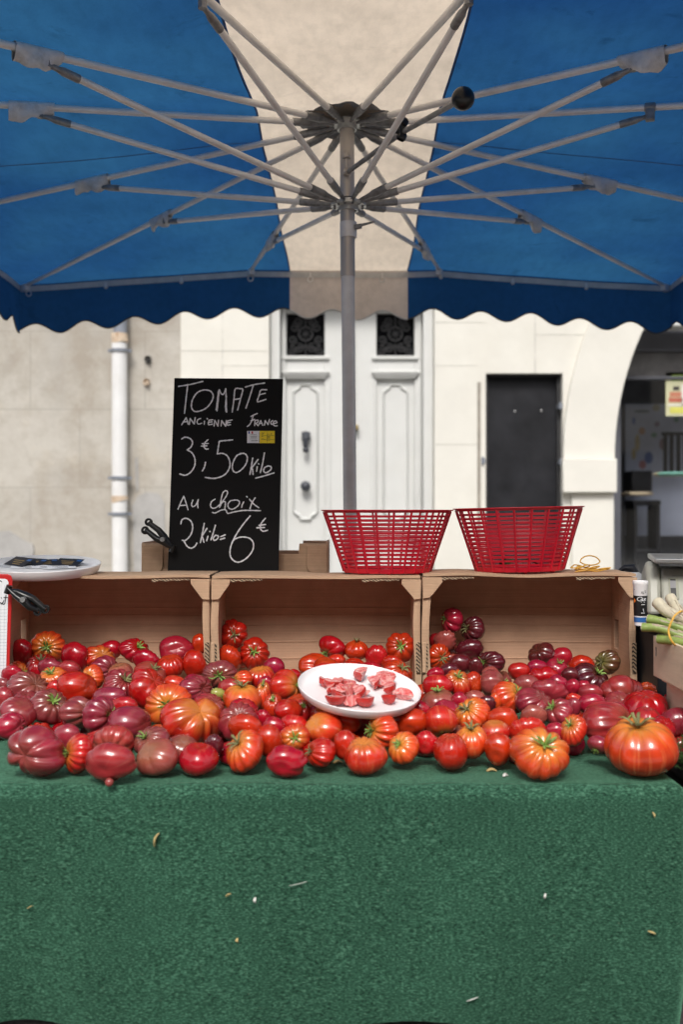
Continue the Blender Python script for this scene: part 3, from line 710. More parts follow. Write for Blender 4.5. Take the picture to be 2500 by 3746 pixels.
for (t0, t1) in ((0,3.5),(3.5,6.92),(6.92,10.42),(10.42,PER)):
    n_ = 120
    def Q_(u, v):
        x, y, nrm = edge(min(t0+(t1-t0)*u+1e-6, PER-1e-6)); return (PX+x*.993, PY+y*.993, zc_(x*.99, y*.99)-.012-.030*v)
    b.grid(Q_, n_, 1)
obj('hem_tape', b, K['hem'], par)
def eyelet(t, ring):
    x, y, nrm = edge(t); z = zc_(x*.99, y*.99)-.055; b = MB(); c = Vector((PX+x*.985, PY+y*.985, z))
    if ring: b.tube([c+Vector((.014*math.cos(a*.5236), 0, .014*math.sin(a*.5236))) for a in range(12)], .003, 6, closed=True); b.tube([c+Vector((0,0,.014)), c+Vector((0,0,.035))], .004, 6)
    else: b.sphere(c+Vector((0,0,.008)), .011, 10, 8); b.tube([c+Vector((0,0,.014)), c+Vector((0,0,.03))], .008, 6)
    obj('eyelet', b, K['galv'], par)
for t, rg in ((.03,1),(.45,0),(.86,0),(1.235,1),(1.56,1),(1.95,1),(2.27,0),(2.66,0),(3.06,0)): eyelet(t, rg)
# winch handle: rod from the pole, strapped to a strut, ending in a ball
A0 = Vector((PX+.004, PY-.055, e(1.225))); BALL = at(1695, 362, 2.92)
TJ = at(1472, 486, 3.24)
b = MB(); b.tube([A0, A0.lerp(TJ, .5), TJ, BALL], .0085, 10)
ch = obj('crank_rod', b, K['fitting'], par)
b = MB(); b.sphere(BALL, .034, 24, 16); obj('crank_knob', b, K['black_plastic'], ch)
b = MB(); c = at(1468, 480, 3.24)
for (dx, dz, r_) in ((.0,.0,.017),(.004,.03,.020),(.002,-.018,.016)):
    b.lathe([(r_*.8,-.012),(r_,-.008),(r_,.008),(r_*.8,.012)], 14, c+Vector((dx, 0, dz)), rot=Matrix.Rotation(R(25), 3, 'Y'))
b.tube([c+Vector((0,-.012,-.02)), c+Vector((-.006,-.018,.02)), at(1478, 430, 3.2)], .009, 8, flat=.5)
obj('strap', b, K['black_plastic'], ch)

# ================================================================ STALL TABLE AND CLOTH
TZ = CH-.59        # cloth surface
TX1, TY0, TY1 = .749, 2.14, 3.52
tb = empty('stall_table', (-.2, 2.8, 0), 'trestle table of the tomato stall hidden under green cloth', 'table')
b = MB(); b.box(-1.26, TX1-.02, TY0+.03, TY1-.02, TZ-.035, TZ-.008); obj('table_top', b, K['plywood'], tb, bevel=.004)
for x in (-1.18, TX1-.1):
    for y in (TY0+.1, TY1-.1):
        b = MB(); b.box(x-.02, x+.02, y-.02, y+.02, 0, TZ-.036); obj('leg', b, K['fitting'], tb, bevel=.003)
b = MB(); rc = .03
plan = []      # outline of the cloth edge: front from left to right, round the corner, back along the right side
for i in range(150): plan.append((-1.3+(TX1-rc+1.3)*i/149, TY0, 0, -1))
for i in range(1, 9): a = R(-90+90*i/8); plan.append((TX1-rc+rc*math.cos(a), TY0+rc+rc*math.sin(a), math.cos(a), math.sin(a)))
for i in range(1, 60): plan.append((TX1, TY0+rc+(TY1-TY0-rc)*i/59, 1, 0))
nz = 44; prof = []
for i, (x, y, nx_, ny_) in enumerate(plan):
    ring = []
    Lb = TZ-.010-.010*math.sin(x*3.1+.4)-.008*math.sin(x*7.7+y*3)   # length of the drop
    if y < TY0+.04: Lb -= .014*math.exp(-((x+.70)/.10)**2)+.016*math.exp(-((x+.17)/.09)**2)+.006*math.exp(-((x-.15)/.1)**2)
    for j in range(nz+1):
        if j < 8:
            a = R(90*j/7); rr_ = .030
            px_, py_, pz_ = x+nx_*(rr_*math.sin(a)-rr_), y+ny_*(rr_*math.sin(a)-rr_), TZ-rr_*(1-math.cos(a))
            pz_ += .003*mnoise.noise(Vector((x*9, y*9, 1)))*(1-j/7)+.004*mnoise.noise(Vector((x*5, y*5, 4)))*(j/7)
        else:
            t = (j-7)/(nz-7); z = TZ-.030-(Lb-.030)*t+.004*mnoise.noise(Vector((x*5, y*5, 4)))*(1-t)
            fold = (.016*mnoise.noise(Vector((x*2.6+y*2, z*1.1, 5)))+.010*mnoise.noise(Vector((x*6+y*5, z*2.2, 9))))*t**.7 + .006*math.sin(x*10+y*8+z*3)*t
            inn = -.016*t*max(0, 1-abs(x-TX1)/.10) if y < TY0+.05 else -.02*t
            px_, py_, pz_ = x+nx_*fold*1.7+(inn if x > TX1-.1 else 0), y+ny_*fold*1.7, z
        ring.append((px_, py_, pz_))
    prof.append(ring)
vs = [p for r_ in prof for p in r_]; m1 = nz+1
b.add(vs, [(i*m1+j, (i+1)*m1+j, (i+1)*m1+j+1, i*m1+j+1) for i in range(len(plan)-1) for j in range(nz)])
def topz(x, y): return TZ+.003*mnoise.noise(Vector((x*9, y*9, 1)))
b.grid(lambda u, v: (lambda x, y: (x, y, topz(x, y)))(-1.3+(TX1-.030+1.3)*u, TY0+.030+(TY1-TY0-.030)*v), 120, 80)
cloth = tag(obj('tablecloth', b, K['felt'], None, origin=(-.2, TY0, TZ), ang=80), 'green felt cloth covering the stall table and hanging to the ground', 'tablecloth')

# scraps on the cloth
def scrap(px, py, w_, l_, ang, m, label, top=False, curl=.004):
    if top:
        d = .589*F/(py-1873); c = at(px, py, d); nrm = Vector((0,0,1)); sdv = Vector((math.cos(ang), math.sin(ang), 0))
    else:
        # find the hanging cloth: front plane with its folds
        c = at(px, py, TY0); best = min((p for r_ in prof[:150] for p in r_[8:]), key=lambda p: (p[0]-c.x)**2+(p[2]-c.z)**2)
        c = Vector((c.x, best[1]-.004, c.z)); nrm = Vector((0,-1,0)); sdv = Vector((math.cos(ang), 0, math.sin(ang)))
    up = nrm.cross(sdv); b = MB(); n_ = 8
    pts = [c+sdv*(l_*(i/n_-.5))+up*(w_*.9*math.sin(i/n_*2.4))+nrm*(curl*math.sin(i/n_*math.pi)+.0015) for i in range(n_+1)]
    b.tube(pts, [w_*(.25+.75*math.sin(math.pi*min(1, .12+.8*i/n_))) for i in range(n_+1)], 6, flat=.35)
    tag(obj('vegetable_scrap', b, m, None, origin=c), label, 'scrap', 'scraps on the green cloth')
scrap(581, 3066, .008, .028, R(60), K['bread'], 'curled yellow peel stuck on the cloth below the left tomatoes')
scrap(2380, 3405, .004, .017, R(-30), K['bread'], 'small straw coloured scrap low on the right of the cloth')
scrap(937, 3290, .0035, .012, R(75), K['scrap_white'], 'tiny white fleck near the middle of the hanging cloth')
scrap(1996, 3275, .003, .011, R(70), K['scrap_white'], 'tiny white fleck on the right half of the hanging cloth')
scrap(873, 3434, .0035, .009, R(80), K['bread'], 'tiny cream crumb low on the left half of the cloth')
scrap(1725, 3638, .003, .026, R(15), K['scrap_white'], 'thin pale curl near the bottom hem of the cloth')
scrap(1092, 3231, .0015, .04, R(12), K['scrap_white'], 'long thin pale fibre across the middle of the cloth')
scrap(2388, 2978, .0025, .013, R(-80), K['bread'], 'thin straw just below the right front table corner')
scrap(110, 3320, .003, .014, R(20), K['bread'], 'small beige crumb far left on the hanging cloth')
scrap(838, 3274, .005, .010, R(10), K['bread'], 'brown crumb just left of the white fleck on the cloth')
scrap(1800, 2823, .006, .022, R(-8), K['bread'], 'dry brown leaf scrap on the cloth left of a ribbed tomato', True)
scrap(1853, 2842, .005, .012, R(10), K['scrap_white'], 'pale pinkish crumb on the cloth before the ribbed tomato', True)
scrap(1237, 2793, .006, .022, R(5), K['bread'], 'dry brown leaf scrap between two red tomatoes on the cloth', True)

# ================================================================ CARDBOARD CRATES
BY = F/1233.0      # front plane of the crates lying on their sides
BD = .205; BH = .402
def lying_crate(x0, x1, zt, label, left_slot=True):
    t = .008; side = .017; z0 = TZ+.004; z1 = zt
    c = empty('cardboard_crate', ((x0+x1)/2, BY, z0), label, 'crate', 'cardboard crates lying on their sides behind the tomatoes')
    b = MB(); b.box(x0+.0005, x1-.0005, BY+BD, BY+BD+.006, z0+t+.0005, z1-t-.003); obj('back_panel', b, K['card'], c)
    for (za, zb, nm) in ((z1-t, z1, 'top_panel'), (z0, z0+t, 'bottom_panel')):
        b = MB(); b.grid(lambda u, v: (x0+.001+(x1-x0-.002)*u, BY-.004+(BD+.01)*v, zb+(.0025*mnoise.noise(Vector((u*5, v*3, x0*7)))+.002*math.sin(u*9)) ), 40, 4)
        n1 = len(b.v); b.add([(x, y, z-t) for x, y, z in b.v], [tuple(reversed(f)) for f in b.f])
        per = [i*5 for i in range(41)]
        b.add([b.v[i] for i in per]+[b.v[n1+i] for i in per], [(i, i+1, 42+i, 41+i) for i in range(40)])
        obj(nm, b, K['card_light'] if nm == 'top_panel' else K['card'], c, ang=30)
    zs0, zs1 = z0+t+.001, z1-t-.003; hy0, hy1, hz0, hz1 = BY+.125, BY+.175, TZ+.165, TZ+.255
    for sx_, xa in ((-1, x0), (1, x1-side)):
        b = MB(); xb = xa+side
        bow = lambda z: .004*math.sin((z-z0)*9+x0*5)
        # side wall left open at the hand hole
        for (ya, yb, za, zb) in ((BY, hy0, zs0, zs1), (hy1, BY+BD, zs0, zs1), (hy0, hy1, zs0, hz0), (hy0, hy1, hz1, zs1)):
            b.box(xa, xb, ya+.0001, yb-.0001, za, zb)
        obj('side_panel', b, K['card'], c, bevel=.0015)
        b = MB(); fw = .022 if sx_ < 0 else .019           # folded lip seen from the front
        xl, xr = (xa, xa+fw) if sx_ < 0 else (xb-fw, xb)
        b.grid(lambda u, v: (xl+(xr-xl)*u+.003*math.sin(v*8+x0), BY-.0035-.003*math.sin(u*math.pi), zs0+(zs1-zs0)*v), 4, 24)
        obj('folded_lip', b, K['card_light'], c, ang=60)
        if not (sx_ < 0 and not left_slot):
            b = MB(); sl = (xl+xr)/2; b.box(sl-.0045, sl+.0045, BY-.0085, BY-.0072, TZ+.125, TZ+.20); obj('slot_edge', b, K['torn'], c)
            b = MB(); xx = xl+.001 if sx_ < 0 else xr-.010
            b.box(xx-.003, xx+.009, BY-.013, BY-.0088, TZ+.115, TZ+.205); obj('torn_tab', b, K['torn'] if sx_ > 0 else K['card_light'], c, bevel=.002)
        # corner gusset
        b = MB(); q = random.Random(int(x0*100)+sx_); gx = xa if sx_ < 0 else xb; sg = 1 if sx_ < 0 else -1
        j = lambda: q.uniform(-.003, .003)
        poly = [(gx, z1-.010), (gx+sg*.056, z1-.010), (gx+sg*(.056+j()), z1-.024), (gx+sg*(.026+j()), z1-.064+j()), (gx+sg*(.020), z1-.070), (gx, z1-.070+j())]
        b.prism(poly, lambda u, v, d: (u, BY-.010+d-.012*max(0, (z1-.03-v))*.6, v), -.004, 0)
        obj('corner_gusset', b, K['card_light'], c, bevel=.0015)
    # flap ends hanging under the top edge, torn corrugation showing
    for (ua, ub) in ((.09, .24), (.72, .90)):
        b = MB(); a_, c_ = x0+(x1-x0)*ua, x0+(x1-x0)*ub
        b.grid(lambda u, v: (a_+(c_-a_)*u, BY+.001-.006*v, z1-t-.0015-(.008+.002*math.sin(u*20))*v*(1-.5*u)), 20, 2); obj('torn_flap', b, K['torn'], c)
    # creases pressed into the back panel
    b = MB()
    for zz in (.125, .178, .232, .262, .285): b.tube([(x0+side+.01, BY+BD-.0005, TZ+zz), (0.5*(x0+x1), BY+BD-.0005, TZ+zz+.002), (x1-side-.01, BY+BD-.0005, TZ+zz-.001)], .0019, 6)
    obj('crease', b, K['card'], c)
    return c
ZT = CH-.188
lying_crate(-1.008, -.3905, ZT, 'brown cardboard crate lying open-side forward beside the red clipboard', False)
lying_crate(-.385, .2345, ZT-.001, 'middle brown cardboard crate lying on its side behind the plate')
lying_crate(.2405, .874, ZT+.005, 'brown cardboard crate on its side under the right red basket')

# stack of flat crates at the back that carries the price board
def flat_crate(z0, label):
    xa, xb, ya, yb, h = -.655, -.043, 3.26, 3.60, .165; t = .008
    c = empty('flat_crate', ((xa+xb)/2, ya, z0), label, 'crate', 'flat cardboard crates stacked behind the price board')
    b = MB(); b.box(xa, xb, ya, yb, z0, z0+.008); obj('crate_bottom', b, K['card'], c)
    b = MB()   # long front side, lower in its middle, with rounded raised corners
    pr = [(xa, z0+.009), (xb, z0+.009), (xb, z0+h)]; pr += [(xb-.095, z0+h), (xb-.098, z0+h-.035)]; pr += [(xa+.098, z0+h-.035), (xa+.095, z0+h), (xa, z0+h)]
    b.prism(pr, lambda u, v, d: (u, ya+d, v), 0, t); obj('front_side', b, K['card_light'], c, bevel=.002)
    b = MB(); b.prism([(u, v) for u, v in pr], lambda u, v, d: (u, yb+d, v), -t, 0); obj('rear_side', b, K['card'], c)
    for x in (xa, xb-t):
        b = MB(); b.box(x, x+t, ya+t+.001, yb-t-.001, z0+.009, z0+h+.004); obj('end_side', b, K['card'], c, bevel=.002)
    for x, s_ in ((xa, 1), (xb, -1)):
        b = MB(); pl = []
        w_, top, bot, r_ = .072, z0+h-.004, z0+h-.095, .022
        q = [(x+s_*.004, top), (x+s_*w_, top)]
        q += [(x+s_*(w_-r_+r_*math.cos(R(-a))), bot+r_+r_*math.sin(R(-a))) for a in range(0, 91, 15)]
        q += [(x+s_*.004, bot)]
        b.prism(q, lambda u, v, d: (u, ya+d, v), -.007, -.0015); obj('corner_flap', b, K['card_light'], c, bevel=.002)
    return c
flat_crate(TZ+.004, 'lowest flat cardboard crate of the stack behind the crates, hidden from the front'); flat_crate(TZ+.172, 'flat cardboard crate in the middle of the hidden stack'); flat_crate(CH-.268, 'flat cardboard crate with rounded corner flaps behind the price board')

# ================================================================ PRICE BOARD
BL = [at(638, 1383, 3.235), at(1036, 1386, 3.235), at(1019, 2110, 3.185), at(613, 2106, 3.185)]   # TL TR BR BL as seen
ex = (BL[1]-BL[0]+BL[2]-BL[3])/2; ey = (BL[3]-BL[0]+BL[2]-BL[1])/2
def quadpt(u, v): return BL[0]*(1-u)*(1-v)+BL[1]*u*(1-v)+BL[2]*u*v+BL[3]*(1-u)*v
bn_ = ex.cross(ey).normalized()
if bn_.y > 0: bn_ = -bn_
pb = empty('price_board', quadpt(.5, 1), 'black price board with handwritten white prices for tomatoes', 'sign')
b = MB()
vs = [quadpt(u, v)+bn_*d for d in (0, -.005) for u, v in ((0,0),(1,0),(1,1.1),(0,1.1))]
b.add(vs, [(0,3,2,1),(4,5,6,7),(0,1,5,4),(1,2,6,5),(2,3,7,6),(3,0,4,7)])
obj('board', b, K['sign_black'], pb, bevel=.0012)
# strokes are traced in the pixels of an enlarged crop of the board (1404 px wide)
cq = [(118,92),(1331,106),(1290,2280),(43,2270)]
def inv(p):
    u, v = .5, .5
    for _ in range(12):
        def f(u, v): return [cq[0][k]*(1-u)*(1-v)+cq[1][k]*u*(1-v)+cq[2][k]*u*v+cq[3][k]*(1-u)*v for k in (0,1)]
        f0 = f(u, v); fu = f(u+1e-4, v); fv = f(u, v+1e-4)
        a, c = (fu[0]-f0[0])/1e-4, (fv[0]-f0[0])/1e-4; d, g_ = (fu[1]-f0[1])/1e-4, (fv[1]-f0[1])/1e-4
        rx_, ry_ = p[0]-f0[0], p[1]-f0[1]; D_ = a*g_-c*d
        u += (rx_*g_-c*ry_)/D_; v += (a*ry_-d*rx_)/D_
    return u, v
def ribbon(mb, pts, wd, lift, fn):
    """flat stroke with rounded ends; fn maps 2-D to 3-D on the surface"""
    P_ = [np.array(p, float) for p in pts]
    if len(P_) == 1: P_ = [P_[0], P_[0]+np.array([1., 0])]
    n_ = len(P_); Ls, Rs = [], []
    for i in range(n_):
        t = P_[min(i+1, n_-1)]-P_[max(i-1, 0)]; t = t/(np.linalg.norm(t)+1e-9); nn = np.array([-t[1], t[0]])
        wv = wd/2*(1+.18*math.sin(i*1.7+P_[0][0]))
        Ls.append(P_[i]+nn*wv); Rs.append(P_[i]-nn*wv)
    t0 = P_[0]-P_[1]; t0 = t0/(np.linalg.norm(t0)+1e-9)*wd*.45; t1 = P_[-1]-P_[-2]; t1 = t1/(np.linalg.norm(t1)+1e-9)*wd*.45
    Ls = [(Ls[0]+P_[0])/2+t0]+Ls+[(Ls[-1]+P_[-1])/2+t1]; Rs = [(Rs[0]+P_[0])/2+t0]+Rs+[(Rs[-1]+P_[-1])/2+t1]
    k = len(Ls); mb.add([fn(p) for p in Ls]+[fn(p) for p in Rs], [(i, i+1, k+i+1, k+i) for i in range(k-1)])
CNT = [0]
def bfn(p):
    u, v = inv(p); CNT[0] += 1
    return quadpt(u, v)+bn_*(.0006+.00002*(CNT[0] % 7))
TXT = {
'writing_tomate': [[(165,187),(300,165),(437,132)],[(268,165),(250,320),(232,487)],[(355,275),(318,345),(310,420),(345,466),(410,460),(480,425),(535,355),(552,290),(520,240),(450,228),(385,250),(350,285)],
  [(595,462),(608,340),(620,225)],[(586,450),(600,340),(612,240)],[(620,225),(637,262),(658,280),(675,262),(692,215)],[(692,215),(697,330),(702,475)],[(700,300),(690,400),(696,470)],
  [(765,475),(783,340),(792,240),(808,212),(850,215),(882,225),(865,300),(825,452)],[(780,335),(815,332),(852,325)],[(912,197),(1010,170),(1125,153)],[(1000,175),(962,300),(918,432)],[(1150,228),(1085,232),(1065,290),(1045,358),(1090,352),(1140,335)],[(1066,283),(1132,268)]],
'writing_ancienne': [[(200,615),(228,570),(250,535)],[(250,535),(262,570),(272,608)],[(215,585),(268,578)],[(285,610),(295,545)],[(295,545),(340,605)],[(340,605),(352,535)],[(412,545),(382,558),(372,588),(390,607),(424,598)],[(455,575),(452,610)],[(484,545),(488,551)],[(547,560),(505,565)],[(505,565),(500,612),(546,608)],[(503,588),(540,583)],[(562,630),(570,565)],[(570,565),(605,630)],[(605,630),(612,565)],[(640,630),(648,570)],[(648,570),(692,632)],[(692,632),(700,568)],[(765,562),(715,572)],[(715,572),(708,618),(745,615)],[(712,595),(745,588)]],
'writing_france': [[(975,525),(1005,508),(1045,492)],[(1000,512),(985,565),(962,612),(935,635)],[(975,572),(1015,557)],[(1015,625),(1020,570)],[(1020,570),(1050,565),(1055,582),(1030,602)],[(1030,602),(1053,625)],[(1055,628),(1085,570)],[(1085,570),(1106,622)],[(1066,605),(1100,600)],[(1125,620),(1135,570)],[(1135,570),(1165,615)],[(1165,615),(1182,558)],[(1217,570),(1197,588),(1205,612),(1222,606)],[(1222,606),(1264,594),(1250,574),(1225,590),(1228,618),(1245,630),(1268,628)]],
'writing_price': [[(200,772),(240,752),(295,768),(322,810),(303,862),(262,893)],[(262,893),(315,925),(348,990),(345,1070),(300,1140),(240,1172),(180,1158)],[(495,780),(460,815),(450,855),(470,882),(497,883)],[(430,825),(498,822)],[(420,852),(482,848)],[(467,1030),(455,1085),(432,1125)],[(770,783),(690,790),(622,797)],[(622,797),(610,870),(600,938)],[(600,938),(660,932),(715,965),(742,1040),(725,1115),(670,1175),(570,1207),(465,1196)],[(872,934),(815,960),(772,1045),(773,1115),(812,1143),(872,1110),(922,1045),(935,975),(905,935),(855,934)],
  [(995,985),(980,1080),(965,1165)],[(1056,1000),(988,1088)],[(988,1088),(996,1125),(1000,1165)],[(1046,1080),(1040,1130)],[(1060,1045),(1064,1051)],[(1127,928),(1107,1040),(1082,1145)],[(1168,1070),(1128,1092),(1120,1130),(1150,1145),(1198,1112),(1200,1080),(1165,1070)],[(1030,1205),(1120,1182),(1235,1148)]],
'writing_au_choix': [[(160,1545),(192,1470),(225,1402)],[(225,1402),(250,1475),(272,1550)],[(185,1505),(258,1500)],[(327,1445),(312,1490),(325,1517),(358,1500),(388,1440)],[(388,1440),(380,1490),(384,1530)],[(575,1435),(537,1462),(525,1508),(552,1535),(605,1515),(675,1440),(715,1370),(698,1342),(662,1368),(640,1455),(626,1525)],[(626,1525),(655,1472),(688,1462),(690,1500),(685,1538)],[(752,1450),(722,1485),(728,1530),(772,1545),(830,1510),(850,1468),(820,1445),(762,1450)],[(897,1465),(880,1498),(874,1525)],[(928,1405),(936,1412)],[(960,1435),(1008,1488),(1065,1528)],[(1025,1420),(988,1478),(968,1540)],[(545,1580),(580,1585),(645,1555),(695,1553),(718,1590),(785,1576),(880,1560),(960,1558),(1085,1562)]],
'writing_offer': [[(192,1705),(207,1660),(255,1645),(308,1680),(325,1750),(300,1830),(245,1885),(208,1884)],[(225,1887),(262,1948),(308,1970),(350,1950),(372,1915)],[(455,1700),(436,1800),(412,1910)],[(485,1755),(430,1838)],[(430,1838),(442,1870),(452,1907)],[(497,1840),(482,1890)],[(517,1787),(522,1791)],[(580,1720),(557,1800),(530,1880)],[(580,1830),(556,1862),(570,1886),(604,1866),(612,1838),(583,1829)],[(640,1845),(690,1825)],[(635,1875),(685,1860)],[(970,1618),(900,1700),(828,1800),(770,1905),(745,1995),(753,2065),(798,2112),(860,2118),(940,2070),(1000,1990),(1005,1912),(962,1862),(880,1848),(805,1868),(775,1895)],[(1140,1645),(1095,1700),(1085,1755),(1115,1785),(1165,1775)],[(1070,1722),(1142,1712)],[(1045,1748),(1132,1745)]],
}
for nm, strokes in TXT.items():
    b = MB()
    for s_ in strokes:
        ribbon(b, smoothline(s_, 6), 15 if nm in ('writing_tomate','writing_price','writing_offer') else 13.5, .001, bfn)
    obj(nm, b, K['chalk'], pb, smooth=False)
st = MB()
def sq(mb, x0, y0, x1, y1, d):
    vs = []
    for x, y in ((x0,y0),(x1,y0),(x1,y1),(x0,y1)):
        u, v = inv((x, y)); vs.append(quadpt(u, v)+bn_*d)
    mb.add(vs, [(0,1,2,3)])
sq(st, 932, 685, 1072, 818, .0006); stk = obj('origin_label', st, K['paper'], pb, smooth=False)
b = MB(); sq(b, 1072, 685, 1241, 820, .0006); obj('yellow_field', b, K['yellow'], stk, smooth=False)
b = MB(); sq(b, 946, 690, 962, 716, .0010); obj('flag_stripe', b, K['flag_blue'], stk, smooth=False)
b = MB(); sq(b, 981, 690, 998, 716, .0010); obj('flag_stripe', b, K['flag_red'], stk, smooth=False)
b = MB(); q = random.Random(2)
for y in (722, 740, 748, 758, 772, 788, 795): sq(b, 965+q.randint(0,15), y, 1040+q.randint(0,15), y+3, .0010)
for y in (706, 714, 722, 745, 770): sq(b, 1092, y, 1112+q.randint(0,20), y+3, .0010)
for y in (720, 745, 752, 760, 770, 790): sq(b, 1150+q.randint(0,6), y, 1185+q.randint(0,10), y+3, .0010)
sq(b, 1090, 735, 1240, 738, .0010); sq(b, 1090, 780, 1240, 783, .0010); sq(b, 1156, 690, 1158, 818, .0010); sq(b, 1200, 710, 1208, 726, .0010); sq(b, 1066, 695, 1070, 810, .0010)
obj('label_print', b, K['ink'], stk, smooth=False)

# ================================================================ SPRING CLAMPS
def clamp(pts, d, label, width=.020):
    """two hinged plastic levers: pts = jaw end, pivot, tip of upper handle, tip of lower handle (photo px)"""
    j, p, a, c = [at(x, y, d) for x, y in pts]
    t = empty('spring_clamp', p, label, 'clamp', 'black spring clamps')
    yo = Vector((0, -.014, 0))
    for k, (h, s_) in enumerate(((a, 1), (c, -1))):
        b = MB(); up = Vector((0, 0, .006*s_)); pp = p+yo*(k*.7)
        b.tube([j-up*.5+yo*.3*k, j.lerp(pp, .5)+up, pp+up*1.2, pp.lerp(h, .35)+up*1.6, pp.lerp(h, .85), h], [.007,.011,.016,.0135,.0115,.0105], 12, flat=.75)
        b.lathe([(.006,-.006),(.012,-.006),(.0135,0),(.012,.006),(.006,.006)], 16, h+Vector((0,-.0035,0)), rot=Matrix.Rotation(R(90), 3, 'X'))
        obj('lever', b, K['black_plastic'], t)
    b = MB(); b.tube([p+Vector((0,-.032,0)), p+Vector((0,.02,0))], .0075, 12); obj('pivot_pin', b, K['steel'], t)
    b = MB(); b.tube([j+Vector((-.004,0,-.012)), j+Vector((.004,0,.010))], .011, 10, flat=.8); obj('jaw_pad', b, K['black_plastic'], t)
clamp([(632,2006),(600,1972),(545,1910),(532,1940)], 3.165, 'black spring clamp gripping the left edge of the price board')

# ================================================================ RED BASKETS
def basket(c, rx, ry, bx, by, h, tilt, label):
    """oval slatted basket: flat bands round vertical ribs, solid rim and foot"""
    rot = Matrix.Rotation(tilt, 3, 'Y')
    t = empty('market_basket', c, label, 'basket', 'red plastic baskets on top of the crates')
    def P_(a, f, off=0):
        X, Y = bx+(rx-bx)*f+off, by+(ry-by)*f+off
        return rot @ Vector((X*math.cos(a), Y*math.sin(a), h*f))+Vector(c)
    N = 72; th = .0035
    b = MB()
    def band(f0, f1, o0=0, o1=th):
        vs = []
        for i in range(N):
            a = 2*math.pi*i/N
            vs += [P_(a, f0, o0), P_(a, f1, o0), P_(a, f1, o1), P_(a, f0, o1)]
        fs = []
        for i in range(N):
            k, m_ = 4*i, 4*((i+1) % N)
            for q_ in range(4): fs.append((k+q_, k+(q_+1) % 4, m_+(q_+1) % 4, m_+q_))
        b.add(vs, fs)
    nb = 13
    for i in range(nb):
        f = .075+(.93-.075)*(i+.5)/nb; hw = .0165
        band(f-hw*.95, f+hw*.95)
    obj('slats', b, K['red_plastic'], t)
    b = MB(); band(0, .075, 0, th+.001); obj('foot_band', b, K['red_plastic'], t)
    b = MB(); band(.955, 1.0, 0, .007); band(.985, 1.004, .0, .012); obj('rim', b, K['red_plastic'], t, bevel=.001)
    nr = 23
    for i in range(nr):
        a = 2*math.pi*(i+.5)/nr; b = MB()
        b.tube([P_(a, .01, th+.001), P_(a, .5, th+.001), P_(a, .97, th+.002)], .0034, 6); obj('rib', b, K['red_plastic'], t)
    b = MB()
    for k in range(1, 6):
        b.tube([rot @ Vector((bx*k/5.2*math.cos(2*math.pi*i/40), by*k/5.2*math.sin(2*math.pi*i/40), .004))+Vector(c) for i in range(40)], .006, 6, closed=True, flat=.5)
    for i in range(8): a = 2*math.pi*i/8; b.tube([Vector(c)+rot @ Vector((0,0,.004)), P_(a, .01)], .006, 6)
    obj('basket_floor', b, K['red_plastic'], t)
yb = BY+.11
def pxat(px): return (px-1250)/F*yb
basket((pxat(1417), yb, ZT+.004), .192, .15, .128, .10, .190, R(0), 'red slatted plastic basket on the crates nearer the parasol pole')
basket((pxat(1902), yb, ZT+.009), .189, .15, .130, .10, .193, R(-1.2), 'red slatted plastic basket on the right crate, beside rubber bands')
for k in range(3):   # wilted leaves on the floor of the right basket
    a = k*2.1; c = Vector((pxat(1902)+.05*math.cos(a)-.02, yb-.04+.03*math.sin(a), ZT+.032)); b = MB(); lr = Matrix.Rotation(a, 3, 'Z')
    b.grid(lambda u, v: c+lr @ Vector((.06*(u-.5), .026*(v-.5)*(math.sin(math.pi*(.05+.9*u)))**.6, .008*math.sin(u*5)+.012*abs(v-.5))), 10, 4)
    tag(obj('leaf_scrap', b, K['leaf'], None, origin=c), ('green leaf scrap at the right inside the right basket', 'green leaf scrap at the back inside the right basket', 'green leaf scrap at the left inside the right basket')[k], 'leaf', 'leaf scraps in the right basket')

# rubber bands on the right crate
q = random.Random(5)
for i in range(6):
    c = at(2150+q.uniform(-26,26), 2076, BY+.06); c.z = ZT+.010+.0035*i; rx_, ry_ = q.uniform(.028,.05), q.uniform(.012,.026); a0 = q.uniform(-.6,.6); b = MB(); pts = []
    for k in range(28):
        a = 2*math.pi*k/28; x, y = rx_*math.cos(a)*(1+.2*math.sin(3*a+i)), ry_*math.sin(a)*(1+.2*math.cos(2*a+i))
        pts.append(c+Vector((x*math.cos(a0)-y*math.sin(a0), x*math.sin(a0)+y*math.cos(a0), .004*math.sin(2*a+i))))
    if i == 5:
        c = at(2160, 2074, BY+.07); pts = [c+Vector((.030*math.cos(2*math.pi*k/28), .006*math.sin(2*math.pi*k/28), .014+.020*math.sin(2*math.pi*k/28) if math.sin(2*math.pi*k/28) > 0 else .018+.012*math.sin(2*math.pi*k/28))) for k in range(28)]
    b.tube(pts, .0019, 6, closed=True)
    tag(obj('rubber_band', b, K['rubber'], None, origin=c), 'yellow rubber band standing up in a loop on the crate corner' if i == 5 else 'yellow rubber band lying in the tangle beside the right basket', 'rubber band', 'rubber bands on the right crate')

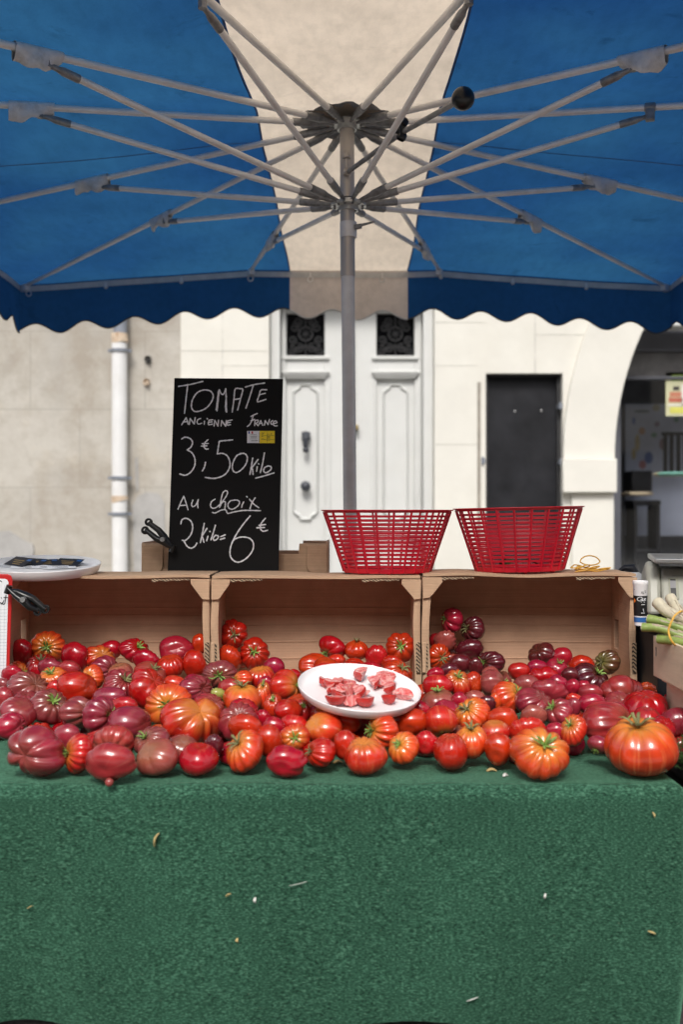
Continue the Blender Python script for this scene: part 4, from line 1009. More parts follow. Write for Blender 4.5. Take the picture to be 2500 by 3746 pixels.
# ================================================================ PLATES
def plate(c, r, h, rot, label):
    t = empty('serving_plate', c, label, 'plate', 'white plastic plates')
    prof = [(.001,.004),(r*.90,.004),(r*.955,.008),(r*.985,h*.8),(r*.992,h),(r,h+.0015),(r*1.008,h),(r*1.0,h*.7),(r*.965,.002),(r*.93,-.003),(.001,-.003)]
    b = MB(); b.lathe(prof, 72, c, rot=rot); obj('dish', b, K['white_plastic'], t, ang=35)
    return t
PLR = Matrix.Rotation(R(5.5), 3, 'Y') @ Matrix.Rotation(R(12), 3, 'X')
PLC = at(1313, 2538, 2.50)
plate(PLC, .154, .020, PLR, 'round white plate of cut tomato pieces resting on the tomatoes')
PL2 = at(148, 2090, 3.04); PL2R = Matrix.Rotation(R(5.5), 3, 'X') @ Matrix.Rotation(R(1), 3, 'Y')
plate(PL2, .179, .024, PL2R, 'white plate with business cards on the crate at the left')
# business cards
def card(px, py, ang, lift, dark, label, tl=0, w_=.085, l_=.055):
    n_ = PL2R @ Vector((0,0,1)); o_ = Vector((0,0,CH)); dv = at(px, py, 1)-o_; tt = (PL2+n_*(.0045+lift)-o_).dot(n_)/dv.dot(n_); c = o_+dv*tt
    rot = PL2R @ Matrix.Rotation(ang, 3, 'Z') @ Matrix.Rotation(tl, 3, 'X'); b = MB(); b.obox(c, (w_, l_, .0006), rot)
    co = tag(obj('business_card', b, K['navy'] if dark else K['paper'], None, origin=c, smooth=False), label, 'card', 'business cards on the left plate')
    b = MB()
    for k in range(3): b.obox(c+rot @ Vector((.004*k-.005, .006-.011*k, .0006)), (.045-.006*k, .0035, .0003), rot)
    obj('card_print', b, K['gold_ink'] if dark else K['grey_ink'], co, smooth=False)
    b = MB(); b.obox(c+rot @ Vector((w_*.36, l_*.26, .0006)), (.016, .012, .0003), rot); obj('card_logo', b, K['blue_plastic'] if dark else K['ink'], co, smooth=False)
card(20, 2070, .1, .001, False, 'white business card at the left end of the plate')
card(95, 2074, .2, .0016, False, 'white business card under the leftmost dark card')
card(170, 2074, -.5, .0022, False, 'white business card in the middle of the heap of cards')
card(225, 2074, .35, .003, False, 'white business card under the right dark card')
card(70, 2054, -.55, .012, True, 'dark business card tilted up at the left of the heap', .35)
card(120, 2055, -.3, .008, True, 'dark business card behind the middle of the heap', .25)
card(165, 2057, .4, .007, True, 'dark business card in the centre of the heap', .2)
card(250, 2056, -.22, .010, True, 'dark business card at the right end of the heap', .25)
card(285, 2062, .5, .002, False, 'white business card sticking out at the right end')

# tomato pieces on the plate
def flesh():
    m, n, l, b = nodes('tomato_flesh')
    t = noise(n, l, 55, 4, .6, dist=1.2); r = ramp(n, [(.30, (.58,.06,.06)), (.48, (.72,.22,.21)), (.66, (.82,.54,.50))]); l.new(t.outputs[0], r.inputs[0])
    sd_ = noise(n, l, 210, 2, .5); rs_ = ramp(n, [(.66, (0,0,0)), (.70, (.8,)*3)]); l.new(sd_.outputs[0], rs_.inputs[0])
    o = mixc(n, l, rs_.outputs[0], r.outputs[0], (.72,.50,.24)); l.new(o, b.inputs['Base Color']); b.inputs['Roughness'].default_value = .14; b.inputs['Specular IOR Level'].default_value = .7; bump(n, l, b, t.outputs[0], .5, .004)
    return m
K['flesh'] = flesh()
K['piece_skin'] = M('piece_skin', (.50,.028,.022), .25, .25, 60)
pn = PLR @ Vector((0,0,1))
def on_plate(px, py, lift=0):
    o_ = Vector((0,0,CH)); dv = at(px, py, 1)-o_; tt = (PLC+pn*(.0045+lift)-o_).dot(pn)/dv.dot(pn); return o_+dv*tt
def piece(px, py, sx_, sy_, sz_, ang, seed, label, tall=0):
    """wedge cut from a tomato: rounded skin back, two cut faces meeting at an edge"""
    q = random.Random(seed); c = on_plate(px, py); rot = PLR @ Matrix.Rotation(ang, 3, 'Z')
    nu, nv = 9, 7; vs = []; b = MB(); a1 = R(q.uniform(70, 115))
    for i in range(nu+1):                       # along the wedge
        u = -1+2*i/nu; wdt = max(.06, (1-abs(u)**2.4))**.6
        for j in range(nv+1):                   # round the skin side
            a = a1*(j/nv-.5)
            k = 1+q.uniform(-.07,.07)
            x = u*sx_; y = math.sin(a)*sy_*wdt*k*1.2; z = (math.cos(a)*wdt*k)*sz_
            vs.append((x*1.0, y, z))
    rid = []
    for i in range(nu+1):
        u = -1+2*i/nu; vs.append((u*sx_*.92, q.uniform(-.1,.1)*sy_, q.uniform(-.04,.16)*sz_)); rid.append(len(vs)-1)
    m1 = nv+1
    b.cur = 1; fs = [(i*m1+j, (i+1)*m1+j, (i+1)*m1+j+1, i*m1+j+1) for i in range(nu) for j in range(nv)]
    roll = Matrix.Rotation(q.choice((-1,1))*R(q.uniform(100, 160))+(R(180) if tall else 0), 3, 'X')
    V_ = [roll @ Vector(p) for p in vs]; zmin = min(p.z for p in V_)
    V_ = [rot @ (p-Vector((0,0,zmin)))+c for p in V_]
    b.add(V_, fs); b.cur = 0; base = 0
    f2 = []
    for i in range(nu):
        f2.append((i*m1, rid[i], rid[i+1], (i+1)*m1)); f2.append((i*m1+nv, (i+1)*m1+nv, rid[i+1], rid[i]))
    f2.append(tuple([j for j in range(m1)]+[rid[0]])); f2.append(tuple([nu*m1+j for j in range(m1)]+[rid[nu]]))
    b.f += f2; b.m += [0]*len(f2)
    o = obj('tomato_piece', b, [K['flesh'], K['piece_skin']], None, origin=c, ang=50)
    tag(o, label, 'tomato piece', 'cut tomato pieces on the white plate')
PC = [(1215,2520,.030,.024,.030,.5,'piece with a pointed red tip, at the upper left of the heap'),(1200,2508,.026,.02,.026,2.4,'dark red wedge at the upper left edge of the heap'),
 (1224,2548,.028,.024,.032,1.1,'pale pink wedge left of centre in the heap'),(1225,2578,.030,.022,.026,.2,'pale wedge with an orange skin strip, lower left'),
 (1268,2525,.026,.022,.026,-.4,'red wedge behind the centre of the heap'),(1272,2548,.024,.024,.034,.9,'seedy wedge in the centre of the heap'),
 (1290,2562,.030,.026,.030,1.7,'upright pink wedge in front of the centre'),(1280,2582,.030,.022,.028,.4,'large pink wedge at the front of the heap'),
 (1330,2580,.028,.02,.026,.5,'pointed pale wedge at the front right of the heap'),(1322,2545,.024,.016,.018,-.3,'red flat sliver lying right of the heap'),
 (1335,2492,.030,.022,.036,1.3,'tall pointed piece standing behind the heap'),(1350,2520,.026,.022,.026,1.9,'pink wedge just below the tall pointed piece'),
 (1408,2505,.030,.026,.028,-.3,'broad piece at the upper right of the plate'),(1400,2535,.030,.024,.032,1.4,'long wedge with a white core right of the gap'),
 (1420,2570,.022,.02,.022,.2,'small rounded piece at the lower right'),(1472,2567,.030,.02,.022,-.2,'separate pink wedge nearest the right rim'),
 (1195,2535,.024,.018,.022,1.5,'small wedge at the left end of the heap'),(1250,2562,.022,.018,.020,2.2,'small seedy chip between the two pale wedges'),(1300,2535,.022,.018,.024,-.8,'small red chip behind the flat sliver'),(1385,2512,.022,.018,.026,.8,'narrow pink piece beside the broad upper right piece')]
for i, (x, y, a, c, d, an, lb) in enumerate(PC): piece(x, y, a*.88, c*.92, d*.98, an, 30+i, lb[0].upper()+lb[1:] if False else 'cut tomato '+lb)

# ================================================================ CLIPBOARD AT THE LEFT
cbd = 2.80
cb = empty('clipboard', at(10, 2530, cbd), 'red framed clipboard with squared paper standing at the left edge', 'clipboard')
def cfn(px, py, d=0): return at(px, py, cbd-d)
b = MB(); outer = [(-260,2098),(28,2100),(41,2106),(46,2120),(33,2500),(30,2545),(-260,2545)]
b.prism(outer, lambda u, v, d: cfn(u, v, d), -.006, .004); obj('red_backing', b, K['red_frame'], cb, bevel=.002)
b = MB(); b.prism([(-250,2116),(18,2117),(27,2121),(31,2130),(21,2490),(18,2538),(-250,2538)], lambda u, v, d: cfn(u, v, d), .0045, .0052); pp = obj('squared_paper', b, K['paper'], cb)
b = MB()
for y in range(2230, 2530, 12): ribbon(b, [(-240, y), (24, y)], 1.0, 0, lambda p: cfn(p[0], p[1], .0055))
for x in range(-230, 20, 13): ribbon(b, [(x, 2140), (x-5, 2530)], .9, 0, lambda p: cfn(p[0], p[1], .0056))
obj('paper_grid', b, M('grid_ink', (.45,.48,.54), .8, .05), pp, smooth=False)
b = MB()
for s_ in ([(-12,2132),(-2,2124),(6,2128)],[(22,2176),(20,2190),(17,2208),(10,2210),(14,2196)],[(14,2186),(28,2186)],[(-8,2210),(2,2204),(4,2210),(10,2203)],[(4,2186),(6,2188)],[(-20,2212),(-14,2204),(-10,2212)],[(-120,2160),(-60,2150)],[(-130,2200),(-50,2190)]):
    ribbon(b, smoothline(s_, 5), 3.2, 0, lambda p: cfn(p[0], p[1], .0058))
obj('handwriting', b, K['ink'], pp, smooth=False)
clamp([(30,2155),(95,2190),(168,2228),(140,2236)], 2.77, 'black spring clamp on the top corner of the red clipboard', .024)

# ================================================================ RIGHT-HAND NEIGHBOUR STALL
nb = empty('side_table', (1.5, 2.8, 0), 'neighbouring low stall table draped in black at the right edge', 'table')
b = MB(); b.box(.80, 2.3, 2.25, 3.6, TZ-.045, TZ-.015); obj('table_top', b, K['black_cloth'], nb, bevel=.01)
b = MB(); b.grid(lambda u, v: (.805+1.5*u, 2.26+.01*math.sin(u*40)*v, TZ-.016-(TZ-.03)*v), 60, 12); b.grid(lambda u, v: (.81+.01*math.sin(u*40)*v, 2.26+1.3*u, TZ-.016-(TZ-.03)*v), 60, 12); obj('black_drape', b, K['black_cloth'], nb)
bx_ = empty('storage_box', (1.1, 2.9, TZ), 'black storage box standing behind the asparagus crate', 'box')
zt2 = CH-.318
b = MB(); b.box(.885, 1.6, 2.78, 3.4, TZ-.012, zt2-.02); obj('body', b, K['black_metal'], bx_, bevel=.01)
b = MB(); b.box(.878, 1.607, 2.773, 3.407, zt2-.02, zt2-.001); obj('lid', b, K['black_plastic'], bx_, bevel=.006)
# weighing scale
scd = 2.92
sc_o = empty('weighing_scale', (1.06, scd, zt2), 'grey market weighing scale on the black box at the right', 'scale')
zb = zt2+.012; zp = at(2400, 2045, scd).z
def sp(px, py, d=scd): return at(px, py, d)
x0s = sp(2383, 2100).x; x1s = x0s+.40
b = MB(); pr = []       # body profile in (y, z): sloping face towards the customer
pr = [(scd-.02, zb+.01), (scd+.30, zb+.01), (scd+.30, zp-.035), (scd+.06, zp-.028), (scd+.035, zp-.045), (scd-.02, zb+.04)]
rotS = Matrix.Rotation(R(-14), 3, 'Z'); o0 = Vector((x0s, scd, 0))
def sfn(u, v, d): return rotS @ (Vector((x0s+d, u, v))-o0)+o0
b.prism(pr, sfn, .03, .40); obj('body', b, K['scale_body'], sc_o, bevel=.008)
b = MB(); b.prism([(scd-.012, zb+.005), (scd+.31, zb+.005), (scd+.31, zp-.05), (scd+.12, zp-.012), (scd+.06, zp-.018), (scd+.02, zp-.06)], sfn, -.012, .0295); obj('side_cheek', b, K['scale_body'], sc_o, bevel=.012)
b = MB(); b.prism([(scd-.03, zp-.012), (scd+.33, zp-.012), (scd+.33, zp+.004), (scd-.03, zp+.004)], sfn, .008, .42); obj('weighing_pan', b, K['steel'], sc_o, bevel=.004)
b = MB(); b.prism([(scd+.08, zp-.03), (scd+.24, zp-.03), (scd+.24, zp-.013), (scd+.08, zp-.013)], sfn, .12, .3); obj('pan_support', b, K['fitting'], sc_o)
def face(u0, u1, v0, v1, m, nm, off):   # patches on the sloping face
    a_, c_ = Vector((0, scd-.02, zb+.04)), Vector((0, scd+.035, zp-.045)); b = MB(); dv = c_-a_; nrm = Vector((0, -dv.z, dv.y)).normalized()
    vs = []
    for o_ in (off, off-.003):
        for u, v in ((u0,v0),(u1,v0),(u1,v1),(u0,v1)):
            p = a_+dv*v+nrm*o_; vs.append(sfn(p.y, p.z, u))
    b.add(vs, [(0,1,2,3),(4,7,6,5),(0,4,5,1),(1,5,6,2),(2,6,7,3),(3,7,4,0)]); obj(nm, b, m, sc_o)
face(.05, .078, .15, .85, M('frame_grey', (.30,.30,.23), .5), 'display_frame', .003); face(.055, .070, .2, .8, K['black_plastic'], 'display', .0045); face(.055, .070, .5, .75, K['grey_ink'], 'display_label', .0055); face(.06, .16, .93, .945, K['fitting'], 'panel_line', .001)
for yy, xx in ((scd+.03, .05), (scd+.25, .05), (scd+.03, .36), (scd+.25, .36)):
    b = MB(); b.lathe([(.001,-.014),(.018,-.014),(.018,.0),(.012,.012)], 14, sfn(yy, zb, xx)); obj('rubber_foot', b, K['black_plastic'], sc_o)
# tub and bottle
c = at(2344, 2280, 2.80); c.z = zt2; hh = at(2344, 2124, 2.80).z-zt2; r0 = 25/F*2.80
tub = empty('paper_tub', c, 'white tub with black and blue band beside the weighing scale', 'tub')
b = MB(); b.lathe([(.001,0),(r0*.82,0),(r0*.85,.004),(r0*1.06,hh-.012),(r0*1.11,hh-.010),(r0*1.14,hh-.004),(r0*1.08,hh),(r0*1.02,hh-.003),(r0*.95,hh-.02),(.001,hh-.02)], 32, c); obj('cup', b, K['white_plastic'], tub)
def bandm(f0, f1, m, nm, lift=.0006):
    rr0 = r0*(.85+.21*f0)+lift; rr1 = r0*(.85+.21*f1)+lift; b = MB(); b.lathe([(rr0, hh*f0), (rr1, hh*f1)], 32, c); return obj(nm, b, m, tub)
bandm(.22, .67, K['black_plastic'], 'black_band'); bandm(.08, .19, K['blue_plastic'], 'blue_band')
def cyl(px, py, lift=.0012):   # a point of the tub's front seen at px,py
    z = at(px, py, 2.765).z; f = (z-zt2)/hh; rr_ = r0*(.85+.21*f)+lift; x = (px-1250)/F*2.765-c.x; x = max(-rr_*.95, min(rr_*.95, x)); return Vector((c.x+x, c.y-math.sqrt(rr_*rr_-x*x), z))
b = MB(); b.prism([(2327+9*math.cos(R(30*i)), 2200+9*math.sin(R(30*i))) for i in range(12)], lambda u, v, d: cyl(u, v, .001+d), 0, .0008); obj('orange_dot', b, K['orange'], tub)
def cr(p): return cyl(2200+p[0]*300/1175, 1900+p[1]*600/2350)
b = MB()
for s_ in ([(600,1120),(565,1125),(550,1155),(570,1175),(605,1165),(612,1130),(600,1118)],[(590,1150),(620,1172)],[(625,1135),(622,1165),(640,1168),(645,1135)],[(645,1135),(648,1168)],[(655,1150),(672,1146),(660,1138),(654,1160),(672,1168)],[(595,1190),(655,1190)],[(605,1230),(655,1228)],[(630,1290),(640,1330)],[(605,1350),(655,1350)]):
    ribbon(b, smoothline(s_, 5), 7, 0, cr)
obj('white_lettering', b, K['paper'], tub, smooth=False)
b = MB()
for s_ in ([(605,1040),(600,1070)],[(622,1040),(618,1072),(630,1072)],[(640,1040),(636,1072)],[(655,1020),(665,1060)],[(505,1010),(520,1016)]): ribbon(b, smoothline(s_, 4), 6, 0, cr)
obj('dark_lettering', b, K['ink'], tub, smooth=False)
c = at(2318, 2116, 3.27); c.z = zt2; hb = at(2322, 2092, 3.27).z-zt2
btl = empty('squeeze_bottle', c, 'white plastic bottle with navy cap behind the right crate', 'bottle')
b = MB(); b.lathe([(.001,0),(.03,0),(.034,.01),(.034,hb-.03),(.028,hb-.008),(.018,hb)], 24, c); obj('bottle_body', b, K['white_plastic'], btl)
b = MB(); b.tube([c+Vector((0,0,hb-.002)), c+Vector((-.004,0,hb+.012)), c+Vector((-.03,0,hb+.013)), c+Vector((-.045,0,hb+.004))], [.018,.016,.010,.006], 12); obj('cap', b, K['navy'], btl)
# asparagus crate
ax = .805
ac = empty('wooden_crate', (ax, 2.4, CH-.42), 'pale plywood crate holding green and white asparagus', 'crate')
b = MB(); b.box(ax, ax+.008, 2.0, 2.572, CH-.422, CH-.318); obj('side_board', b, K['plywood'], ac, bevel=.002)
b = MB(); b.box(ax+.0085, ax+.5, 2.564, 2.572, CH-.422, CH-.322); obj('end_board', b, K['plywood'], ac, bevel=.002)
b = MB(); b.box(ax+.0085, ax+.5, 2.0, 2.563, CH-.422, CH-.412); obj('base_board', b, K['plywood'], ac)
b = MB(); b.box(ax+.49, ax+.498, 2.0, 2.563, CH-.411, CH-.322); obj('side_board', b, K['plywood'], ac, bevel=.002)
for y, z in ((2.545, CH-.345), (2.335, CH-.345)):
    b = MB(); b.tube([(ax-.0015, y, z), (ax-.0015, y, z-.022)], .0012, 5); obj('staple', b, K['fitting'], ac)
lc = empty('lower_crate', (ax+.04, 2.4, TZ), 'weathered wooden crate under the asparagus crate in shadow', 'crate')
b = MB(); b.box(ax+.03, ax+.038, 2.0, 2.56, TZ-.012, CH-.434); b.box(ax+.0385, ax+.5, 2.55, 2.56, TZ-.012, CH-.434); obj('side_board', b, K['plywood'], lc, bevel=.002)
b = MB(); b.box(ax+.02, ax+.5, 2.0, 2.565, CH-.4335, CH-.4225); obj('slat', b, K['plywood'], lc)
def stalk_mat(nm, c, tipc):
    m, n, l, b = nodes(nm); t = noise(n, l, 45, 4, .6, (1,1,1)); r = ramp(n, [(.3, tuple(x*.75 for x in c)), (.6, c), (.75, tipc)]); l.new(t.outputs[0], r.inputs[0]); l.new(r.outputs[0], b.inputs['Base Color']); b.inputs['Roughness'].default_value = .4; bump(n, l, b, t.outputs[0], .2, .003); return m
SG = stalk_mat('stalk_green', (.25,.33,.085), (.40,.36,.22)); SW = stalk_mat('stalk_white', (.60,.54,.40), (.50,.34,.38)); SE = stalk_mat('stalk_butt', (.52,.44,.33), (.50,.33,.32))
def stalk(pts, d0, d1, rp, kind, label):
    q = [at(x, y, d0+(d1-d0)*i/(len(pts)-1)) for i, (x, y) in enumerate(pts)]; q = [Vector(p) for p in smoothline(q, 5)]
    rr_ = rp/F*(d0+d1)/2; n_ = len(q); b = MB(); b.tube(q, [rr_*(1.02 if i < 3 else 1-.15*i/n_) for i in range(n_)], 12)
    o = obj('asparagus', b, SG if kind == 'g' else SW, None, origin=q[0]); tag(o, label, 'asparagus', 'asparagus stalks in the wooden crate')
    dv = (q[0]-q[1]).normalized(); b = MB(); b.tube([q[0]-dv*.001, q[0]+dv*.0015], rr_*1.0, 12); obj('cut_end', b, SE, o)
    b = MB(); q2 = random.Random(int(pts[0][1]))
    for k in range(4):
        i = min(n_-2, 3+k*3); p = q[i]; t = (q[i+1]-q[i]).normalized(); s_ = t.cross(Vector((0,0,1))).normalized(); u_ = s_.cross(t); a = q2.uniform(-1.5,1.5); o_ = (-s_*abs(math.cos(a))*0+u_*math.cos(a)+Vector((0,-1,0))*.6).normalized()
        b.add([p+o_*rr_*.95-t*.006+u_*.005, p+o_*rr_*.95-t*.006-u_*.005, p+o_*(rr_*1.12)+t*.032, p+o_*(rr_*1.2)+t*.010], [(0,1,3),(1,2,3),(0,3,2)])
    obj('bract', b, SE, o)
stalk([(2405,2202),(2440,2235),(2500,2262),(2600,2290)], 2.50, 2.42, 22, 'w', 'thick white asparagus stalk on top of the bundle, pinkish butt')
stalk([(2453,2185),(2475,2222),(2520,2260),(2600,2300)], 2.53, 2.45, 20, 'w', 'white asparagus stalk sticking up steeply behind the others')
stalk([(2373,2264),(2430,2276),(2500,2300),(2620,2330)], 2.49, 2.42, 17, 'g', 'upper green asparagus stalk with a pale ragged end')
stalk([(2352,2294),(2420,2300),(2500,2328),(2620,2360)], 2.47, 2.40, 16, 'g', 'middle green asparagus stalk reaching furthest left')
stalk([(2412,2336),(2460,2342),(2520,2352),(2620,2370)], 2.46, 2.38, 19, 'g', 'lowest green asparagus stalk lying on the crate edge')
stalk([(2425,2278),(2470,2296),(2540,2315),(2620,2340)], 2.54, 2.46, 15, 'g', 'green asparagus stalk mostly hidden inside the bundle')
b = MB(); rb_ = [at(x, y, d) for x, y, d in ((2492,2235,2.44),(2470,2252,2.405),(2453,2285,2.40),(2447,2310,2.40),(2455,2338,2.39),(2470,2358,2.40),(2490,2364,2.44),(2515,2340,2.50),(2520,2280,2.52),(2510,2240,2.50))]
b.tube([Vector(p) for p in smoothline(rb_+[rb_[0]], 4)], .0024, 8, flat=1); tag(obj('rubber_band', b, K['rubber'], None, origin=rb_[0]), 'yellow rubber band round the asparagus bundle', 'rubber band')
# fresh dill at the right front corner
dl = empty('dill_bunch', (.80, 2.30, TZ-.01), 'feathery green dill lying right of the front tomatoes', 'herbs')
b = MB(); q = random.Random(8)
for i in range(60):
    p = at(2478+q.uniform(0,45), 2815-q.uniform(0,80), 2.31+q.uniform(-.03,.05)); dv = Vector((q.uniform(-.6,.5), q.uniform(-.5,.5), q.uniform(.0,.9))).normalized()
    L_ = q.uniform(.02,.05)
    b.tube([p, p+dv*L_], .0007, 4)
    for k in range(7):
        t = dv*L_*(.3+.1*k); s_ = Vector((q.uniform(-1,1), q.uniform(-1,1), q.uniform(-.3,1))).normalized()*q.uniform(.006,.014); b.tube([p+t, p+t+s_], [.0009,.0004], 4)
obj('fronds', b, K['leaf'], dl)
